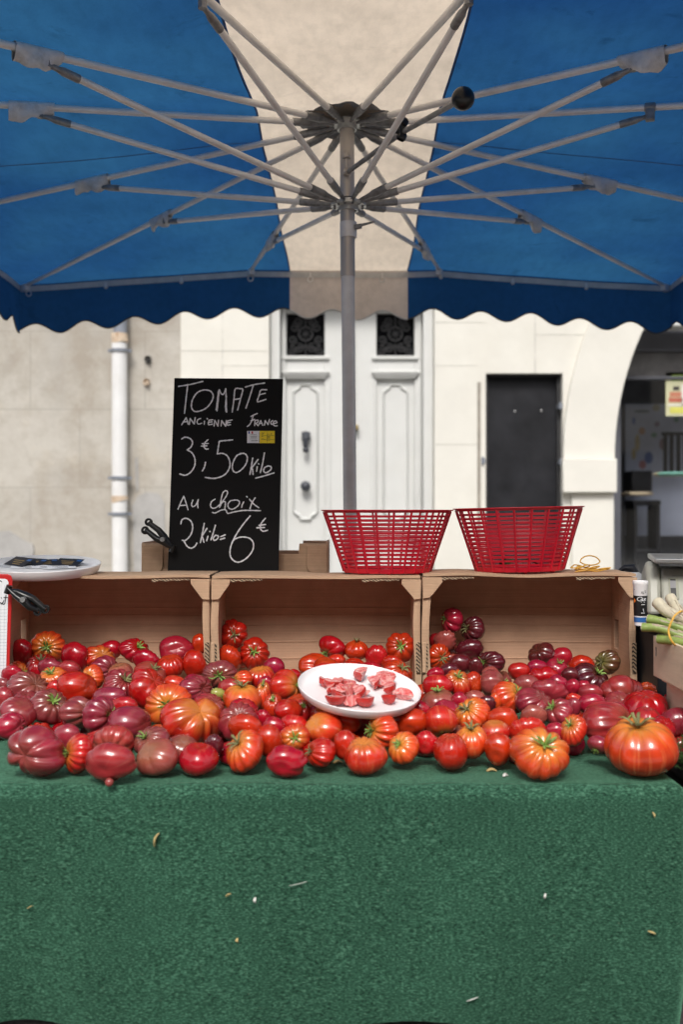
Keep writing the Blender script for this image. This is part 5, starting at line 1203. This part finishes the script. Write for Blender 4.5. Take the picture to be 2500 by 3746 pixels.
# ================================================================ TOMATOES
# crop (A, B, C: origin x 0, 800, 1600; y 2000; 1.742 px per photo px), centre, half-width, half-height, colour, shape, stem side, calyx, label
# shapes: s smooth, r fine ribs, d deep ribs, k kidney, l lumpy; stem: U up F front L R D B(hidden) and pairs
TOM = [
('A',232,1300,192,162,'P','l','FL',0,'huge lumpy purple tomato with a deep fold, leftmost on the cloth'),
('A',425,1215,88,85,'P','s','B',0,'smooth purple tomato peeping up behind the huge folded one at the left'),
('A',502,1320,97,130,'O','r','L',1,'orange ribbed tomato squeezed between the folded and the nub-tipped purple tomatoes'),
('A',725,1245,138,98,'P','r','DF',1,'pink ribbed tomato resting on the nub-tipped purple tomato'),
('A',705,1392,167,110,'P','k','B',0,'purple tomato with a round nub underneath, closest to the table edge'),
('A',965,1245,112,85,'K','r','UL',1,'greenish pink ribbed tomato behind the brownish one on the cloth'),
('A',1005,1340,137,113,'K','s','UL',0,'brownish pink tomato on the cloth right of the nub-tipped one'),
('A',1267,1355,127,101,'R','s','U',0,'smooth bright red tomato with a pointed top, under the big orange one'),
('A',1222,1115,184,143,'O','l','UR',0,'biggest glossy orange tomato lying on top of the left heap'),
('A',1075,1005,143,126,'O','r','F',1,'orange ribbed tomato facing out behind the biggest glossy orange one'),
('A',1362,1265,62,72,'D','r','B',0,'small dark purple tomato in the gap beside the long-stemmed orange one'),
('A',825,1105,128,86,'P','s','R',0,'oval smooth purple tomato left of the biggest glossy orange one'),
('A',635,1078,95,116,'P','d','R',1,'deeply ribbed purple tomato on its side, left of the oval smooth one'),
('A',700,975,102,80,'P','s','B',0,'smooth purple tomato behind the deeply ribbed one lying on its side'),
('A',490,1057,100,97,'K','d','R',0,'reddish brown corrugated tomato left of the deeply ribbed purple one'),
('A',318,1020,118,103,'K','r','UR',1,'brownish tomato with a stout green stem at its upper right'),
('A',120,1052,107,88,'P','s','UR',0,'smooth round purple tomato second from the left edge'),
('A',68,1140,88,80,'C','k','R',0,'pinkish red creased tomato at the left edge above the huge folded one'),
('A',25,965,62,72,'P','s','B',0,'purple tomato cut by the left edge of the picture'),
('A',185,895,122,92,'K','d','UR',0,'dusky pink tomato with many ribs, just right of the clipboard foot'),
('A',18,878,44,42,'K','s','B',0,'small pink tomato under the clipboard at the left edge'),
('A',490,893,117,98,'R','s','R',0,'large smooth red tomato in front of the left crate'),
('A',337,832,90,62,'O','r','UF',2,'orange tomato with yellow-green shoulders and a big upright calyx'),
('A',350,905,55,55,'O','s','B',0,'pale orange tomato half hidden behind the large smooth red one'),
('A',265,757,92,68,'R','r','UF',1,'red-orange tomato with a stem on top, below the rust ribbed one'),
('A',310,635,110,94,'O','d','F',1,'rusty orange ribbed tomato turned to face out in the left crate'),
('A',138,672,67,82,'R','s','B',0,'smooth red tomato at the far left inside the left crate'),
('A',108,797,60,64,'O','r','R',1,'orange ribbed tomato tucked against the clipboard'),
('A',475,707,84,98,'R','k','B',0,'tall red tomato standing against the back of the left crate'),
('A',630,703,97,70,'O','d','UR',0,'bright orange ridged tomato in front of the left crate back'),
('A',703,655,72,58,'R','s','B',0,'dark red tomato right behind the bright orange ridged one'),
('A',590,832,72,78,'O','r','FL',1,'orange ribbed tomato with a pale stem scar, behind the large smooth red one'),
('A',668,790,80,92,'P','d','R',1,'curled purple tomato with fine ridges in the middle of the left heap'),
('A',782,885,115,96,'P','d','UR',1,'dusty purple ridged tomato below the curled ridged one'),
('A',955,790,98,55,'P','s','UR',1,'flat purple tomato with a curled stem behind the upright red one'),
('A',945,905,112,122,'R','k','UR',0,'upright bright red tomato with creases across its face, left heap'),
('A',856,662,90,74,'R','r','UR',1,'red ribbed tomato with its stem up at the right, left crate'),
('A',930,722,84,68,'R','r','B',0,'red tomato leaning on the crimson one in the left crate'),
('A',1126,655,104,84,'C','s','F',0,'smooth crimson tomato with a tiny scar, right in the left crate'),
('A',1085,762,82,72,'R','r','U',0,'red tomato below the smooth crimson one in the left crate'),
('A',1240,748,76,90,'R','k','B',0,'creased red tomato beside the divider of the left crate'),
('A',1275,617,48,62,'R','s','B',0,'red tomato high in the right corner of the left crate'),
('A',1115,865,75,45,'O','s','B',0,'orange tomato top showing above the purple ones left of the divider'),
('A',1245,905,98,80,'P','r','R',0,'ridged purple tomato under the divider between left and middle crate'),
('A',1236,850,66,38,'C','s','B',0,'crimson tomato top right behind the ridged purple one at the divider'),
('A',1402,812,105,85,'K','r','FD',2,'dusky pink ribbed tomato with a spreading calyx at the foot of the divider'),
('A',1390,946,45,46,'G','s','DF',1,'small unripe green tomato with its calyx pointing down'),
('A',1468,895,78,56,'P','s','B',0,'small smooth purple tomato right of the unripe green one'),
('A',1335,1005,92,68,'P','d','UR',0,'dark ridged purple tomato below the unripe green one'),
('A',1290,1025,55,50,'O','s','UR',1,'small orange tomato wedged behind the biggest glossy orange one'),
('B',98,557,83,93,'R','d','F',2,'red ribbed tomato at the top left of the middle crate'),
('B',70,712,73,85,'R','r','B',0,'red tomato against the divider, below the top left one in the middle crate'),
('B',230,680,92,98,'R','d','FU',2,'red lobed tomato with a green stem, second in the middle crate'),
('B',355,767,64,62,'C','s','B',0,'small smooth dark crimson tomato alone in the middle crate'),
('B',268,815,86,50,'O','r','U',0,'orange ribbed tomato top below the lobed one in the middle crate'),
('B',157,845,60,55,'O','r','L',1,'small orange finely ribbed tomato at the front of the middle crate'),
('B',303,880,55,58,'R','r','B',0,'red-orange tomato left of the big two-lobed one'),
('B',425,888,94,100,'O','k','R',1,'orange two-lobed tomato left of the plate'),
('B',150,962,118,76,'O','s','U',2,'broad smooth orange-red tomato with an upright green calyx'),
('B',285,952,47,86,'O','d','U',1,'narrow orange tomato seen on edge, right of the broad smooth one'),
('B',347,1012,60,70,'R','r','UF',1,'red tomato with dry calyx in the hollow left of the plate'),
('B',445,1042,87,67,'R','s','UR',0,'dark red oval tomato below the left rim of the plate'),
('B',126,1118,122,116,'P','d','UF',0,'large wine purple tomato with deep grooves, mid left of the heap'),
('B',278,1100,55,64,'R','r','B',0,'red-orange tomato behind the large wine purple one'),
('B',165,1302,122,133,'O','r','UL',2,'orange tomato with a long curling stem at the front of the cloth'),
('B',352,1152,72,70,'R','s','B',0,'smooth red tomato above the kidney-shaped one'),
('B',318,1235,88,100,'R','s','B',0,'plain round red tomato right of the long-stemmed orange one'),
('B',436,1366,134,105,'R','k','B',0,'kidney-shaped red tomato alone at the front of the cloth'),
('B',485,1212,94,82,'O','r','F',2,'pale orange ribbed tomato with a fresh calyx facing out'),
('B',480,1137,84,66,'O','s','B',0,'pale salmon tomato behind the pale ribbed one'),
('B',667,1152,116,93,'O','s','UL',0,'rounded orange tomato under the left front of the plate'),
('B',657,1312,92,95,'R','r','L',2,'red-orange ribbed tomato with its calyx turned left, on the cloth'),
('B',808,1262,76,97,'R','s','B',0,'red tomato left behind the heart-shaped front one'),
('B',645,1050,88,46,'O','s','B',0,'orange tomato top directly under the left rim of the plate'),
('B',540,1042,52,62,'C','r','UF',1,'pinkish red tomato with a ring scar left under the plate'),
('B',940,1332,139,113,'O','r','U',0,'heart-shaped orange tomato at the centre front of the cloth'),
('B',1045,1172,97,103,'O','d','L',2,'orange ribbed tomato on its side with stem left, under the plate'),
('B',818,1115,86,72,'R','s','B',0,'deep red tomato in the shade under the front of the plate'),
('B',905,1110,62,60,'C','r','B',0,'shaded crimson tomato under the middle of the plate'),
('B',1182,1280,100,101,'O','r','UL',1,'orange pear-shaped ribbed tomato at the front, right of the heart-shaped one'),
('B',1322,1248,76,76,'O','s','B',0,'plain orange tomato behind the pear-shaped one'),
('B',1222,1112,108,80,'R','s','B',0,'very glossy red tomato under the right front of the plate'),
('B',1282,1048,68,68,'R','r','B',0,'red tomato touching the right rim of the plate'),
('B',1414,1110,106,97,'O','s','D',1,'orange tomato with its stem underneath, right of the plate'),
('B',1480,1307,112,111,'R','s','U',0,'round bright red tomato at the front right of centre'),
('B',1402,975,100,62,'K','s','U',1,'soft pinkish tomato with a thin stem right of the plate rim'),
('B',1400,885,94,68,'O','s','B',0,'large plain orange-red tomato at the foot of the right divider'),
('B',606,752,92,68,'R','k','R',1,'red ridged tomato low in the middle crate, behind the plate left'),
('B',725,640,82,72,'R','k','DL',1,'glossy red tomato leaning, centre of the middle crate'),
('B',750,728,57,45,'O','r','D',1,'small orange ribbed tomato just behind the plate'),
('B',879,658,73,58,'R','k','U',1,'red two-lobed tomato with a thin stem on top in the middle crate'),
('B',866,748,62,38,'R','s','B',0,'red tomato top behind the plate, under the two-lobed one'),
('B',1008,697,71,70,'O','r','B',0,'orange-red tomato with slanting ridges in the middle crate'),
('B',1160,647,89,94,'R','d','F',1,'big red ribbed tomato facing out at the right of the middle crate'),
('B',965,775,66,42,'R','s','B',0,'dark red tomato top behind the plate right of centre'),
('B',1143,792,93,64,'R','r','UR',2,'red tomato with a large calyx behind the right of the plate'),
('B',478,815,46,36,'R','s','B',0,'small dark red tomato behind the left rim of the plate'),
('C',95,470,66,79,'C','d','L',1,'red ribbed tomato at the very top of the right heap'),
('C',229,523,68,77,'D','d','L',2,'dark purple tomato beside the topmost one in the right crate'),
('C',50,595,68,62,'K','d','B',0,'brownish tan tomato below the topmost one in the right crate'),
('C',206,650,85,62,'D','r','B',0,'dark wine tomato with faint ribs, third down in the right crate'),
('B',1402,700,74,80,'R','d','FR',2,'shiny red ribbed tomato beside the right divider'),
('C',148,745,70,62,'D','s','B',0,'smooth dark plum tomato in the left of the right crate'),
('C',248,765,47,60,'D','r','B',0,'small dark plum tomato right of the smooth dark one'),
('C',346,738,80,70,'D','d','L',2,'dark maroon ridged tomato with a green stem at its left'),
('C',85,785,68,46,'D','s','B',0,'dark plum tomato beneath the smooth dark one by the divider'),
('B',1385,808,54,42,'R','s','B',0,'red tomato at the lower left corner of the right crate'),
('C',-5,600,46,48,'C','s','B',0,'crimson tomato squeezed against the right divider'),
('C',340,800,52,38,'K','s','B',0,'brown tomato under the dark maroon ridged one'),
('C',355,872,76,85,'K','k','R',1,'dusky brown two-lobed tomato at the front of the right crate'),
('C',237,870,57,72,'R','s','F',0,'red tomato left of the dusky brown two-lobed one'),
('C',125,868,86,80,'O','d','UF',1,'orange ribbed tomato with a yellow patch by the right divider'),
('C',455,958,107,93,'O','r','UR',2,'bright orange tomato with green stem in the right heap'),
('C',372,985,36,54,'O','s','B',0,'salmon tomato peeping out left of the bright orange one'),
('C',522,795,66,56,'C','s','B',0,'glossy cherry red tomato at the left of the crimson row'),
('C',663,680,79,66,'D','k','UL',0,'dark crimson heart-shaped tomato topping the row in the right crate'),
('C',796,703,63,60,'C','s','B',0,'round cherry tomato right of the dark heart-shaped one'),
('C',764,770,66,58,'C','s','UF',1,'cherry red tomato with a green stem in the right crate'),
('C',676,812,93,50,'R','k','B',0,'bright red double tomato in front of the cherry row'),
('C',640,762,62,42,'C','s','B',0,'cherry tomato half hidden behind the bright red double one'),
('C',920,742,77,52,'R','s','B',0,'red tomato right of the cherry ones in the right crate'),
('C',982,808,110,62,'D','d','UR',1,'long dark ridged tomato in the right crate'),
('C',1086,737,70,76,'V','d','L',1,'olive brown tomato with greenish ribs in the right corner of the crate'),
('C',850,815,54,46,'D','s','B',0,'dark red tomato left of the long dark ridged one'),
('C',573,872,82,54,'K','s','B',0,'smooth brownish tomato above the large plum one'),
('C',716,918,112,76,'P','d','B',0,'lumpy ridged purple tomato behind the large plum one'),
('C',622,1005,122,100,'P','k','UR',0,'large glossy plum tomato, centre of the right heap'),
('C',772,1052,88,78,'P','d','UL',1,'ridged purple tomato joined to the side of the large plum one'),
('C',771,868,57,52,'C','s','B',0,'pinkish cherry tomato above the lumpy ridged purple one'),
('C',866,893,47,52,'C','s','B',0,'small pink-red tomato with a sharp highlight in the right heap'),
('C',935,892,42,40,'C','s','B',0,'small rose tomato right of the sharp highlighted one'),
('C',980,922,74,46,'P','s','B',0,'mauve tomato behind the pink smooth one on the right'),
('C',1176,915,132,96,'P','l','DF',0,'lobed mauve tomato with a folded centre at the right of the heap'),
('C',1345,910,53,48,'O','r','B',0,'orange tomato at the right edge behind the big smooth red one'),
('C',986,1000,90,67,'C','s','B',0,'pink smooth tomato left of the striped purple one'),
('C',875,968,52,36,'O','s','B',0,'small orange tomato between the pink smooth and plum ones'),
('C',868,1020,46,56,'P','s','B',0,'mauve tomato below the small orange one'),
('C',1330,1030,136,106,'R','k','U',0,'big smooth red tomato above the giant orange front one'),
('C',1085,1125,160,137,'P','d','R',1,'big mauve tomato with strong ribs, left of the giant orange one'),
('C',1038,1262,72,55,'P','s','DL',1,'dark underside tomato below the big mauve ribbed one'),
('C',1298,1282,222,168,'O','r','U',2,'giant orange ribbed tomato at the front right corner'),
('C',1498,992,72,58,'R','r','F',1,'rust red tomato with stem at the right edge, under the plywood crate'),
('C',1520,1130,104,107,'P','k','D',0,'purple tomato cut by the right edge beside the giant orange one'),
('C',655,1315,196,153,'O','d','UF',2,'second largest orange tomato with pale stripes, front right'),
('C',575,1150,118,70,'O','r','B',0,'orange-red tomato right behind the second largest one'),
('C',757,1182,72,64,'C','s','B',0,'pink-red tomato behind the right of the second largest one'),
('C',870,1168,76,92,'O','r','UL',1,'orange ribbed tomato left of the big mauve ribbed one'),
('C',416,1090,94,68,'R','s','B',0,'deep red tomato left of the large plum one'),
('C',393,1290,92,109,'R','s','B',0,'plain red tomato touching the left of the second largest one'),
('C',372,1168,90,58,'O','s','U',0,'pale orange tomato behind the plain red one'),
('C',212,1240,103,98,'O','r','U',2,'orange ribbed tomato with a thin upright calyx near the front'),
('C',225,1063,106,95,'O','d','UL',2,'orange ribbed tomato with a long stem curling over its shoulder'),
('C',147,987,60,62,'C','s','B',0,'crimson tomato behind the long curling stem'),
('C',238,962,66,46,'K','s','B',0,'dusky tomato top above the curling-stem orange one'),
('C',318,1005,54,56,'D','r','B',0,'dark plum tomato between the two stemmed orange ones'),
]
AXES = {'U':(0,1,.2),'F':(.05,.12,1),'L':(-.9,.15,.42),'R':(.9,.15,.42),'D':(.1,-.85,.5),'B':(.25,.35,-1),'UF':(.05,.75,.62),'FU':(.05,.35,.9),'FD':(.0,-.15,1),'DF':(0,-.6,.75),
        'UL':(-.55,.65,.5),'UR':(.55,.65,.5),'DL':(-.6,-.6,.5),'DR':(.6,-.6,.5),'FL':(-.5,.1,.85),'FR':(.5,.0,.85)}

def tomato_geo(seed, shape, m=26, n=64):
    q = random.Random(seed)
    th = np.linspace(0, np.pi, m+1)[:, None]; ph = np.linspace(0, 2*np.pi, n, endpoint=False)[None, :]
    nr, dep, flat, pw = {'s': (q.choice((5,6,7)), .045, .80, .8), 'r': (q.randint(10,14), .11, .70, .7), 'd': (q.randint(8,12), .19, .68, .58),
                         'k': (q.choice((6,7,8)), .12, .74, .65), 'l': (q.choice((4,5)), .25, .74, .55)}[shape]
    flat *= q.uniform(.94, 1.06)
    wob = sum(q.uniform(.10,.28)/k*np.sin(k*ph+q.uniform(0,6.28)) for k in (1,2,3))
    phw = ph+wob*(1.0 if shape != 'l' else 1.6)
    c = np.abs(np.cos(nr*phw/2+q.uniform(0,3)))
    valley = 1-c**pw
    amp = 1+.5*np.sin(ph*2+q.uniform(0,6.28))*q.uniform(.3,1)
    top = .25+.75*np.cos(th/2)**2 if shape != 'l' else .55+.45*np.cos(th/2)**2
    r = 1-dep*valley*amp*top
    r = r*(1+q.uniform(.02,.08)*np.sin(ph+q.uniform(0,6.28))+q.uniform(.01,.03)*np.sin(2*ph+q.uniform(0,6.28))+q.uniform(.01,.04)*np.sin(3*ph+q.uniform(0,6.28)))
    if shape in 'kl':
        a0 = q.uniform(0, 6.28); d_ = np.angle(np.exp(1j*(ph-a0))); r = r*(1-(.30 if shape == 'k' else .42)*np.exp(-(d_/.24)**2)*(.35+.65*np.cos(th/2)**1.5))
        if shape == 'l':
            d_ = np.angle(np.exp(1j*(ph-a0-2.4))); r = r*(1-.2*np.exp(-(d_/.25)**2))
    s = np.sin(th); rad = r*s**.86
    z = flat*np.sign(np.cos(th))*np.abs(np.cos(th))**1.05+0*ph
    z = z-(.20 if shape in 'rdl' else .11)*np.exp(-(rad/.30)**2)*(th < np.pi/2)+.07*np.exp(-(rad/.25)**2)*(th > np.pi/2)
    z = z+.05*np.sin(ph+q.uniform(0,6.28))*s*q.uniform(.3,1.2)
    z = z-dep*.55*valley*np.exp(-((th-.75)/.55)**2)
    x, y = rad*np.cos(ph), rad*np.sin(ph)
    k1, k2, k3 = [q.uniform(0, 6.28) for _ in range(3)]; lump = .035*np.sin(2.3*x+k1)*np.sin(2.9*y+k2)+.025*np.sin(4.1*x+k3+1.7*z)*np.cos(3.7*y+k1)
    x, y, z = x*(1+lump), y*(1+lump), z*(1+lump)
    V = np.stack([x, y, z], -1).reshape(-1, 3)
    pol = np.broadcast_to(th/np.pi, x.shape).reshape(-1)
    k = 3.2
    mer = np.stack([k*np.cos(phw*1.0)*np.ones_like(x), k*np.sin(phw)*np.ones_like(x), .55*th/np.pi*np.ones_like(x)], -1).reshape(-1, 3)
    f = [(i*n+j, i*n+(j+1) % n, (i+1)*n+(j+1) % n, (i+1)*n+j) for i in range(m) for j in range(n)]
    f = [tuple(reversed(a)) for a in f]
    ztop = float(z[1].mean())
    return V, f, pol, mer, ztop
def calyx_geo(seed, big, ztop):
    """thin curling sepals round a short stalk, in the fruit's own frame"""
    q = random.Random(seed*3+1); b = MB(); n_ = q.randint(5, 7)
    L0 = .50 if big == 2 else .38
    for k in range(n_):
        a = 2*math.pi*k/n_+q.uniform(-.25,.25); L_ = L0*q.uniform(.65,1.25); cu = q.uniform(.1,.9); tw = q.uniform(-.5,.5); pts, w_ = [], []
        for i in range(7):
            t = i/6; rr_ = .03+L_*t*(1-.15*cu*t); an = a+tw*t*t
            pts.append((rr_*math.cos(an), rr_*math.sin(an), ztop+.035+.20*math.exp(-((rr_-.35)/.22)**2)*.8+cu*.22*t*t)); w_.append(.055*(math.sin(math.pi*(t*.82+.18))**.8)+.004)
        b.tube(pts, w_, 6, flat=.35)
    L_ = q.uniform(.10,.22) if big == 1 else q.uniform(.2,.45); bx, by = q.uniform(-.2,.2), q.uniform(-.2,.2)
    b.tube([(0,0,ztop-.02), (bx*.3,by*.3,ztop+.12), (bx,by,ztop+.10+L_)], [.055,.042,.05], 8)
    return np.array(b.v), b.f
def make_tomato(c, rx, ry, kind, shape, axis, cal, seed, label, group=None, m=26, n=64, ryd=None):
    V, f, pol, mer, zt = tomato_geo(seed, shape, m, n); q = random.Random(seed+5)
    ax = Vector(AXES[axis]) + Vector((q.uniform(-.12,.12), q.uniform(-.12,.12), q.uniform(-.1,.1)))
    a = Vector((ax[0], -ax[2], ax[1])).normalized()          # to world: right, away, up
    rot = Vector((0,0,1)).rotation_difference(a).to_matrix() @ Matrix.Rotation(q.uniform(0, 6.28), 3, 'Z')
    Mx = np.array(rot); W = V @ Mx.T
    ex_ = (W[:,0].max()-W[:,0].min())/2; ez = (W[:,2].max()-W[:,2].min())/2; cx_ = (W[:,0].max()+W[:,0].min())/2; cz = (W[:,2].max()+W[:,2].min())/2; cy = (W[:,1].max()+W[:,1].min())/2
    S_ = np.array([rx/ex_, ryd/((W[:,1].max()-W[:,1].min())/2) if ryd else (rx/ex_*ry/ez)**.5, ry/ez]); off = np.array([cx_, cy, cz])
    W = (W-off)*S_
    me = bpy.data.meshes.new('tomato'); me.from_pydata(W.tolist(), [], f); me.materials.append(TM[kind])
    at_ = me.attributes.new('pol', 'FLOAT', 'POINT'); at_.data.foreach_set('value', pol.astype(np.float32))
    at2 = me.attributes.new('mer', 'FLOAT_VECTOR', 'POINT'); at2.data.foreach_set('vector', mer.astype(np.float32).reshape(-1))
    me.shade_smooth(); me.update()
    o = bpy.data.objects.new('tomato', me); col.objects.link(o); o.location = c; ORG[o.name] = Vector(c)
    tag(o, label, 'tomato', group)
    if cal:
        Vc, fc = calyx_geo(seed, cal, zt); Wc = ((Vc @ Mx.T)-off)*S_
        mc = bpy.data.meshes.new('calyx'); mc.from_pydata(Wc.tolist(), [], fc); mc.materials.append(K['leaf_pale'] if q.random() < .75 else K['leaf_dry']); mc.shade_smooth(); mc.update()
        oc = bpy.data.objects.new('calyx', mc); col.objects.link(oc); oc.parent = o
    return o
# depth of each fruit along its line of sight: lower in the heap is nearer, fruits rest on the cloth or on each other
MAPY = [(2250,3.10),(2330,3.07),(2400,3.02),(2441,2.93),(2480,2.80),(2521,2.70),(2565,2.60),(2609,2.50),(2660,2.40),(2721,2.30),(2760,2.25),(2830,2.18)]
def dmap(py):
    if py <= MAPY[0][0]: return MAPY[0][1]
    for (a, da), (b_, db) in zip(MAPY, MAPY[1:]):
        if py <= b_: return da+(db-da)*(py-a)/(b_-a)
    return MAPY[-1][1]
X0 = {'A': 0, 'B': 800, 'C': 1600}
T_ = []
for i, (cr_, cx, cy, rx, ry, kind, shp, ax, cal, lb) in enumerate(TOM):
    px, py, rpx, rpy = X0[cr_]+cx/1.742, 2000+cy/1.742, rx/1.742, ry/1.742
    low = py+rpy*.6
    if py+rpy < 2770: rpx *= 1.07; rpy *= 1.07
    d = dmap(py)
    if rpy < .78*rpx:
        py += (.78*rpx-rpy)*(1 if py+rpy < 2740 else -1); rpy = .78*rpx     # partly hidden fruit goes on below its neighbour
    dmax = .588*F/(py+rpy-1873)
    d = min(d, dmax-.004)
    T_.append(dict(px=px, py=py, rx=rpx, ry=rpy, d=d, d0=d, dmax=dmax-.004, low=low))
for it in range(60):
    for i, a in enumerate(T_):
        pa = at(a['px'], a['py'], a['d']); ra = (a['rx']*a['ry'])**.5*a['d']/F*.90
        for b_ in T_[:i]:
            if abs(a['px']-b_['px']) > a['rx']+b_['rx'] or abs(a['py']-b_['py']) > a['ry']+b_['ry']: continue
            pb_ = at(b_['px'], b_['py'], b_['d']); rb2 = (b_['rx']*b_['ry'])**.5*b_['d']/F*.90
            ov = ra+rb2-(pa-pb_).length
            if ov > 0:
                nr_, fr_ = (a, b_) if a['low'] > b_['low'] else (b_, a)
                nr_['d'] -= ov*.22; fr_['d'] += ov*.22
    for a in T_:
        a['d'] += (a['d0']-a['d'])*.06
        r_ = (a['rx']*a['ry'])**.5*a['d']/F
        a['d'] = max(min(a['d'], a['dmax'], BY+BD-r_*.95), a['d0']-.16, 2.14)
for i, (t, row) in enumerate(zip(T_, TOM)):
    k = t['d']/F
    make_tomato(at(t['px'], t['py'], t['d']), t['rx']*k, t['ry']*k, row[5], row[6], row[7], row[8], 100+i, row[9], 'ripe tomatoes heaped on the stall')
# nub under the purple tomato at the table edge
a = T_[4]; c = at(400, 2861, a['d']-.03); b = MB(); b.sphere(c, .0095, 14, 10)
nubp = [o for o in col.objects if o.name.startswith('tomato') and o.get('label', '').startswith('purple tomato with a round nub')][0]
nub = obj('nub', b, TM['K'], None, origin=c); nub.parent = nubp; nub.location = c-Vector(nubp.location)
for nm_ in ('pol',): nub.data.attributes.new('pol', 'FLOAT', 'POINT').data.foreach_set('value', [.8]*len(nub.data.vertices))
# fruit buried in the heap, seen only through the gaps
sph = [(at(t['px'], t['py'], t['d']), (t['rx']*t['ry'])**.5*t['d']/F) for t in T_]
q = random.Random(21); made = []; cand = []
for gx in np.arange(-.97, .84, .066):
    for gy in np.arange(2.34, 3.12, .066):
        for lv in (0, 1, 2): cand.append((gx+q.uniform(-.02,.02), gy+q.uniform(-.02,.02), lv))
q.shuffle(cand)
for (x, y, lv) in cand:
    r_ = q.uniform(.032,.042); z = TZ+r_*.8+lv*.055
    # stay below the heap's surface: the nearest seen fruit must be above or in front
    c = Vector((x, y, z)); px = 1250+x/y*F; py = 1873-(z-CH)/y*F
    if any(abs(x-xd) < .012+r_ and y+r_ > BY-.005 for xd in (-.388, .238, .865, -1.0)): continue
    if y+r_ > BY+BD: continue
    cover = [s for s in sph if abs(s[0].x-x) < .10 and s[0].z > z-.01 and abs(s[0].y-y) < .16]
    if not cover: continue
    if py-r_*F/y < min((t['py']+.1*t['ry'] for t in T_ if abs(t['px']-px) < t['rx']+15), default=9999): continue
    if any((c-s[0]).length < (r_+s[1])*.72 for s in sph): continue
    if any((c-s[0]).length < (r_+s[1])*.88 for s in made): continue
    made.append((c, r_)); kd = q.choice('RRCPPRCK' if abs(x+.1) > .25 else 'RRRRO')
    make_tomato(c, r_, r_*.8, kd, q.choice('srd'), q.choice(['B','U','UF']), 0, 900+len(made), 'tomato buried in the heap, only slivers of it showing through gaps between others', 'tomatoes buried in the heap', 14, 36)
# keep only the buried fruit of which the gaps really show something
dg = bpy.context.evaluated_depsgraph_get(); dg.update(); eye = Vector((0,0,CH)); gone = 0
def look():
    out = []
    for o in [o for o in col.objects if o.get('group') == 'tomatoes buried in the heap']:
        seen = n_ = 0; c = Vector(o.location)
        for v in list(o.data.vertices)[::4]:
            p = c+v.co*.995; dv = p-eye
            if v.normal.dot(dv) > 0: continue
            n_ += 1; hit, loc, nrm, idx, ob, mt = sc.ray_cast(dg, eye, dv.normalized())
            if hit and ob.name == o.name: seen += 1
        out.append((seen/max(1, n_), seen, o))
    return out
for rnd_ in range(2):          # a fruit that would lie open on top is not buried: take it away
    for fr, seen, o in look():
        if fr > .62: bpy.data.objects.remove(o); gone += 1
    dg = bpy.context.evaluated_depsgraph_get(); dg.update()
for fr, seen, o in look():
    if seen < 3: bpy.data.objects.remove(o); gone += 1
print('TOMATOES', len(TOM), 'buried', len(made)-gone)
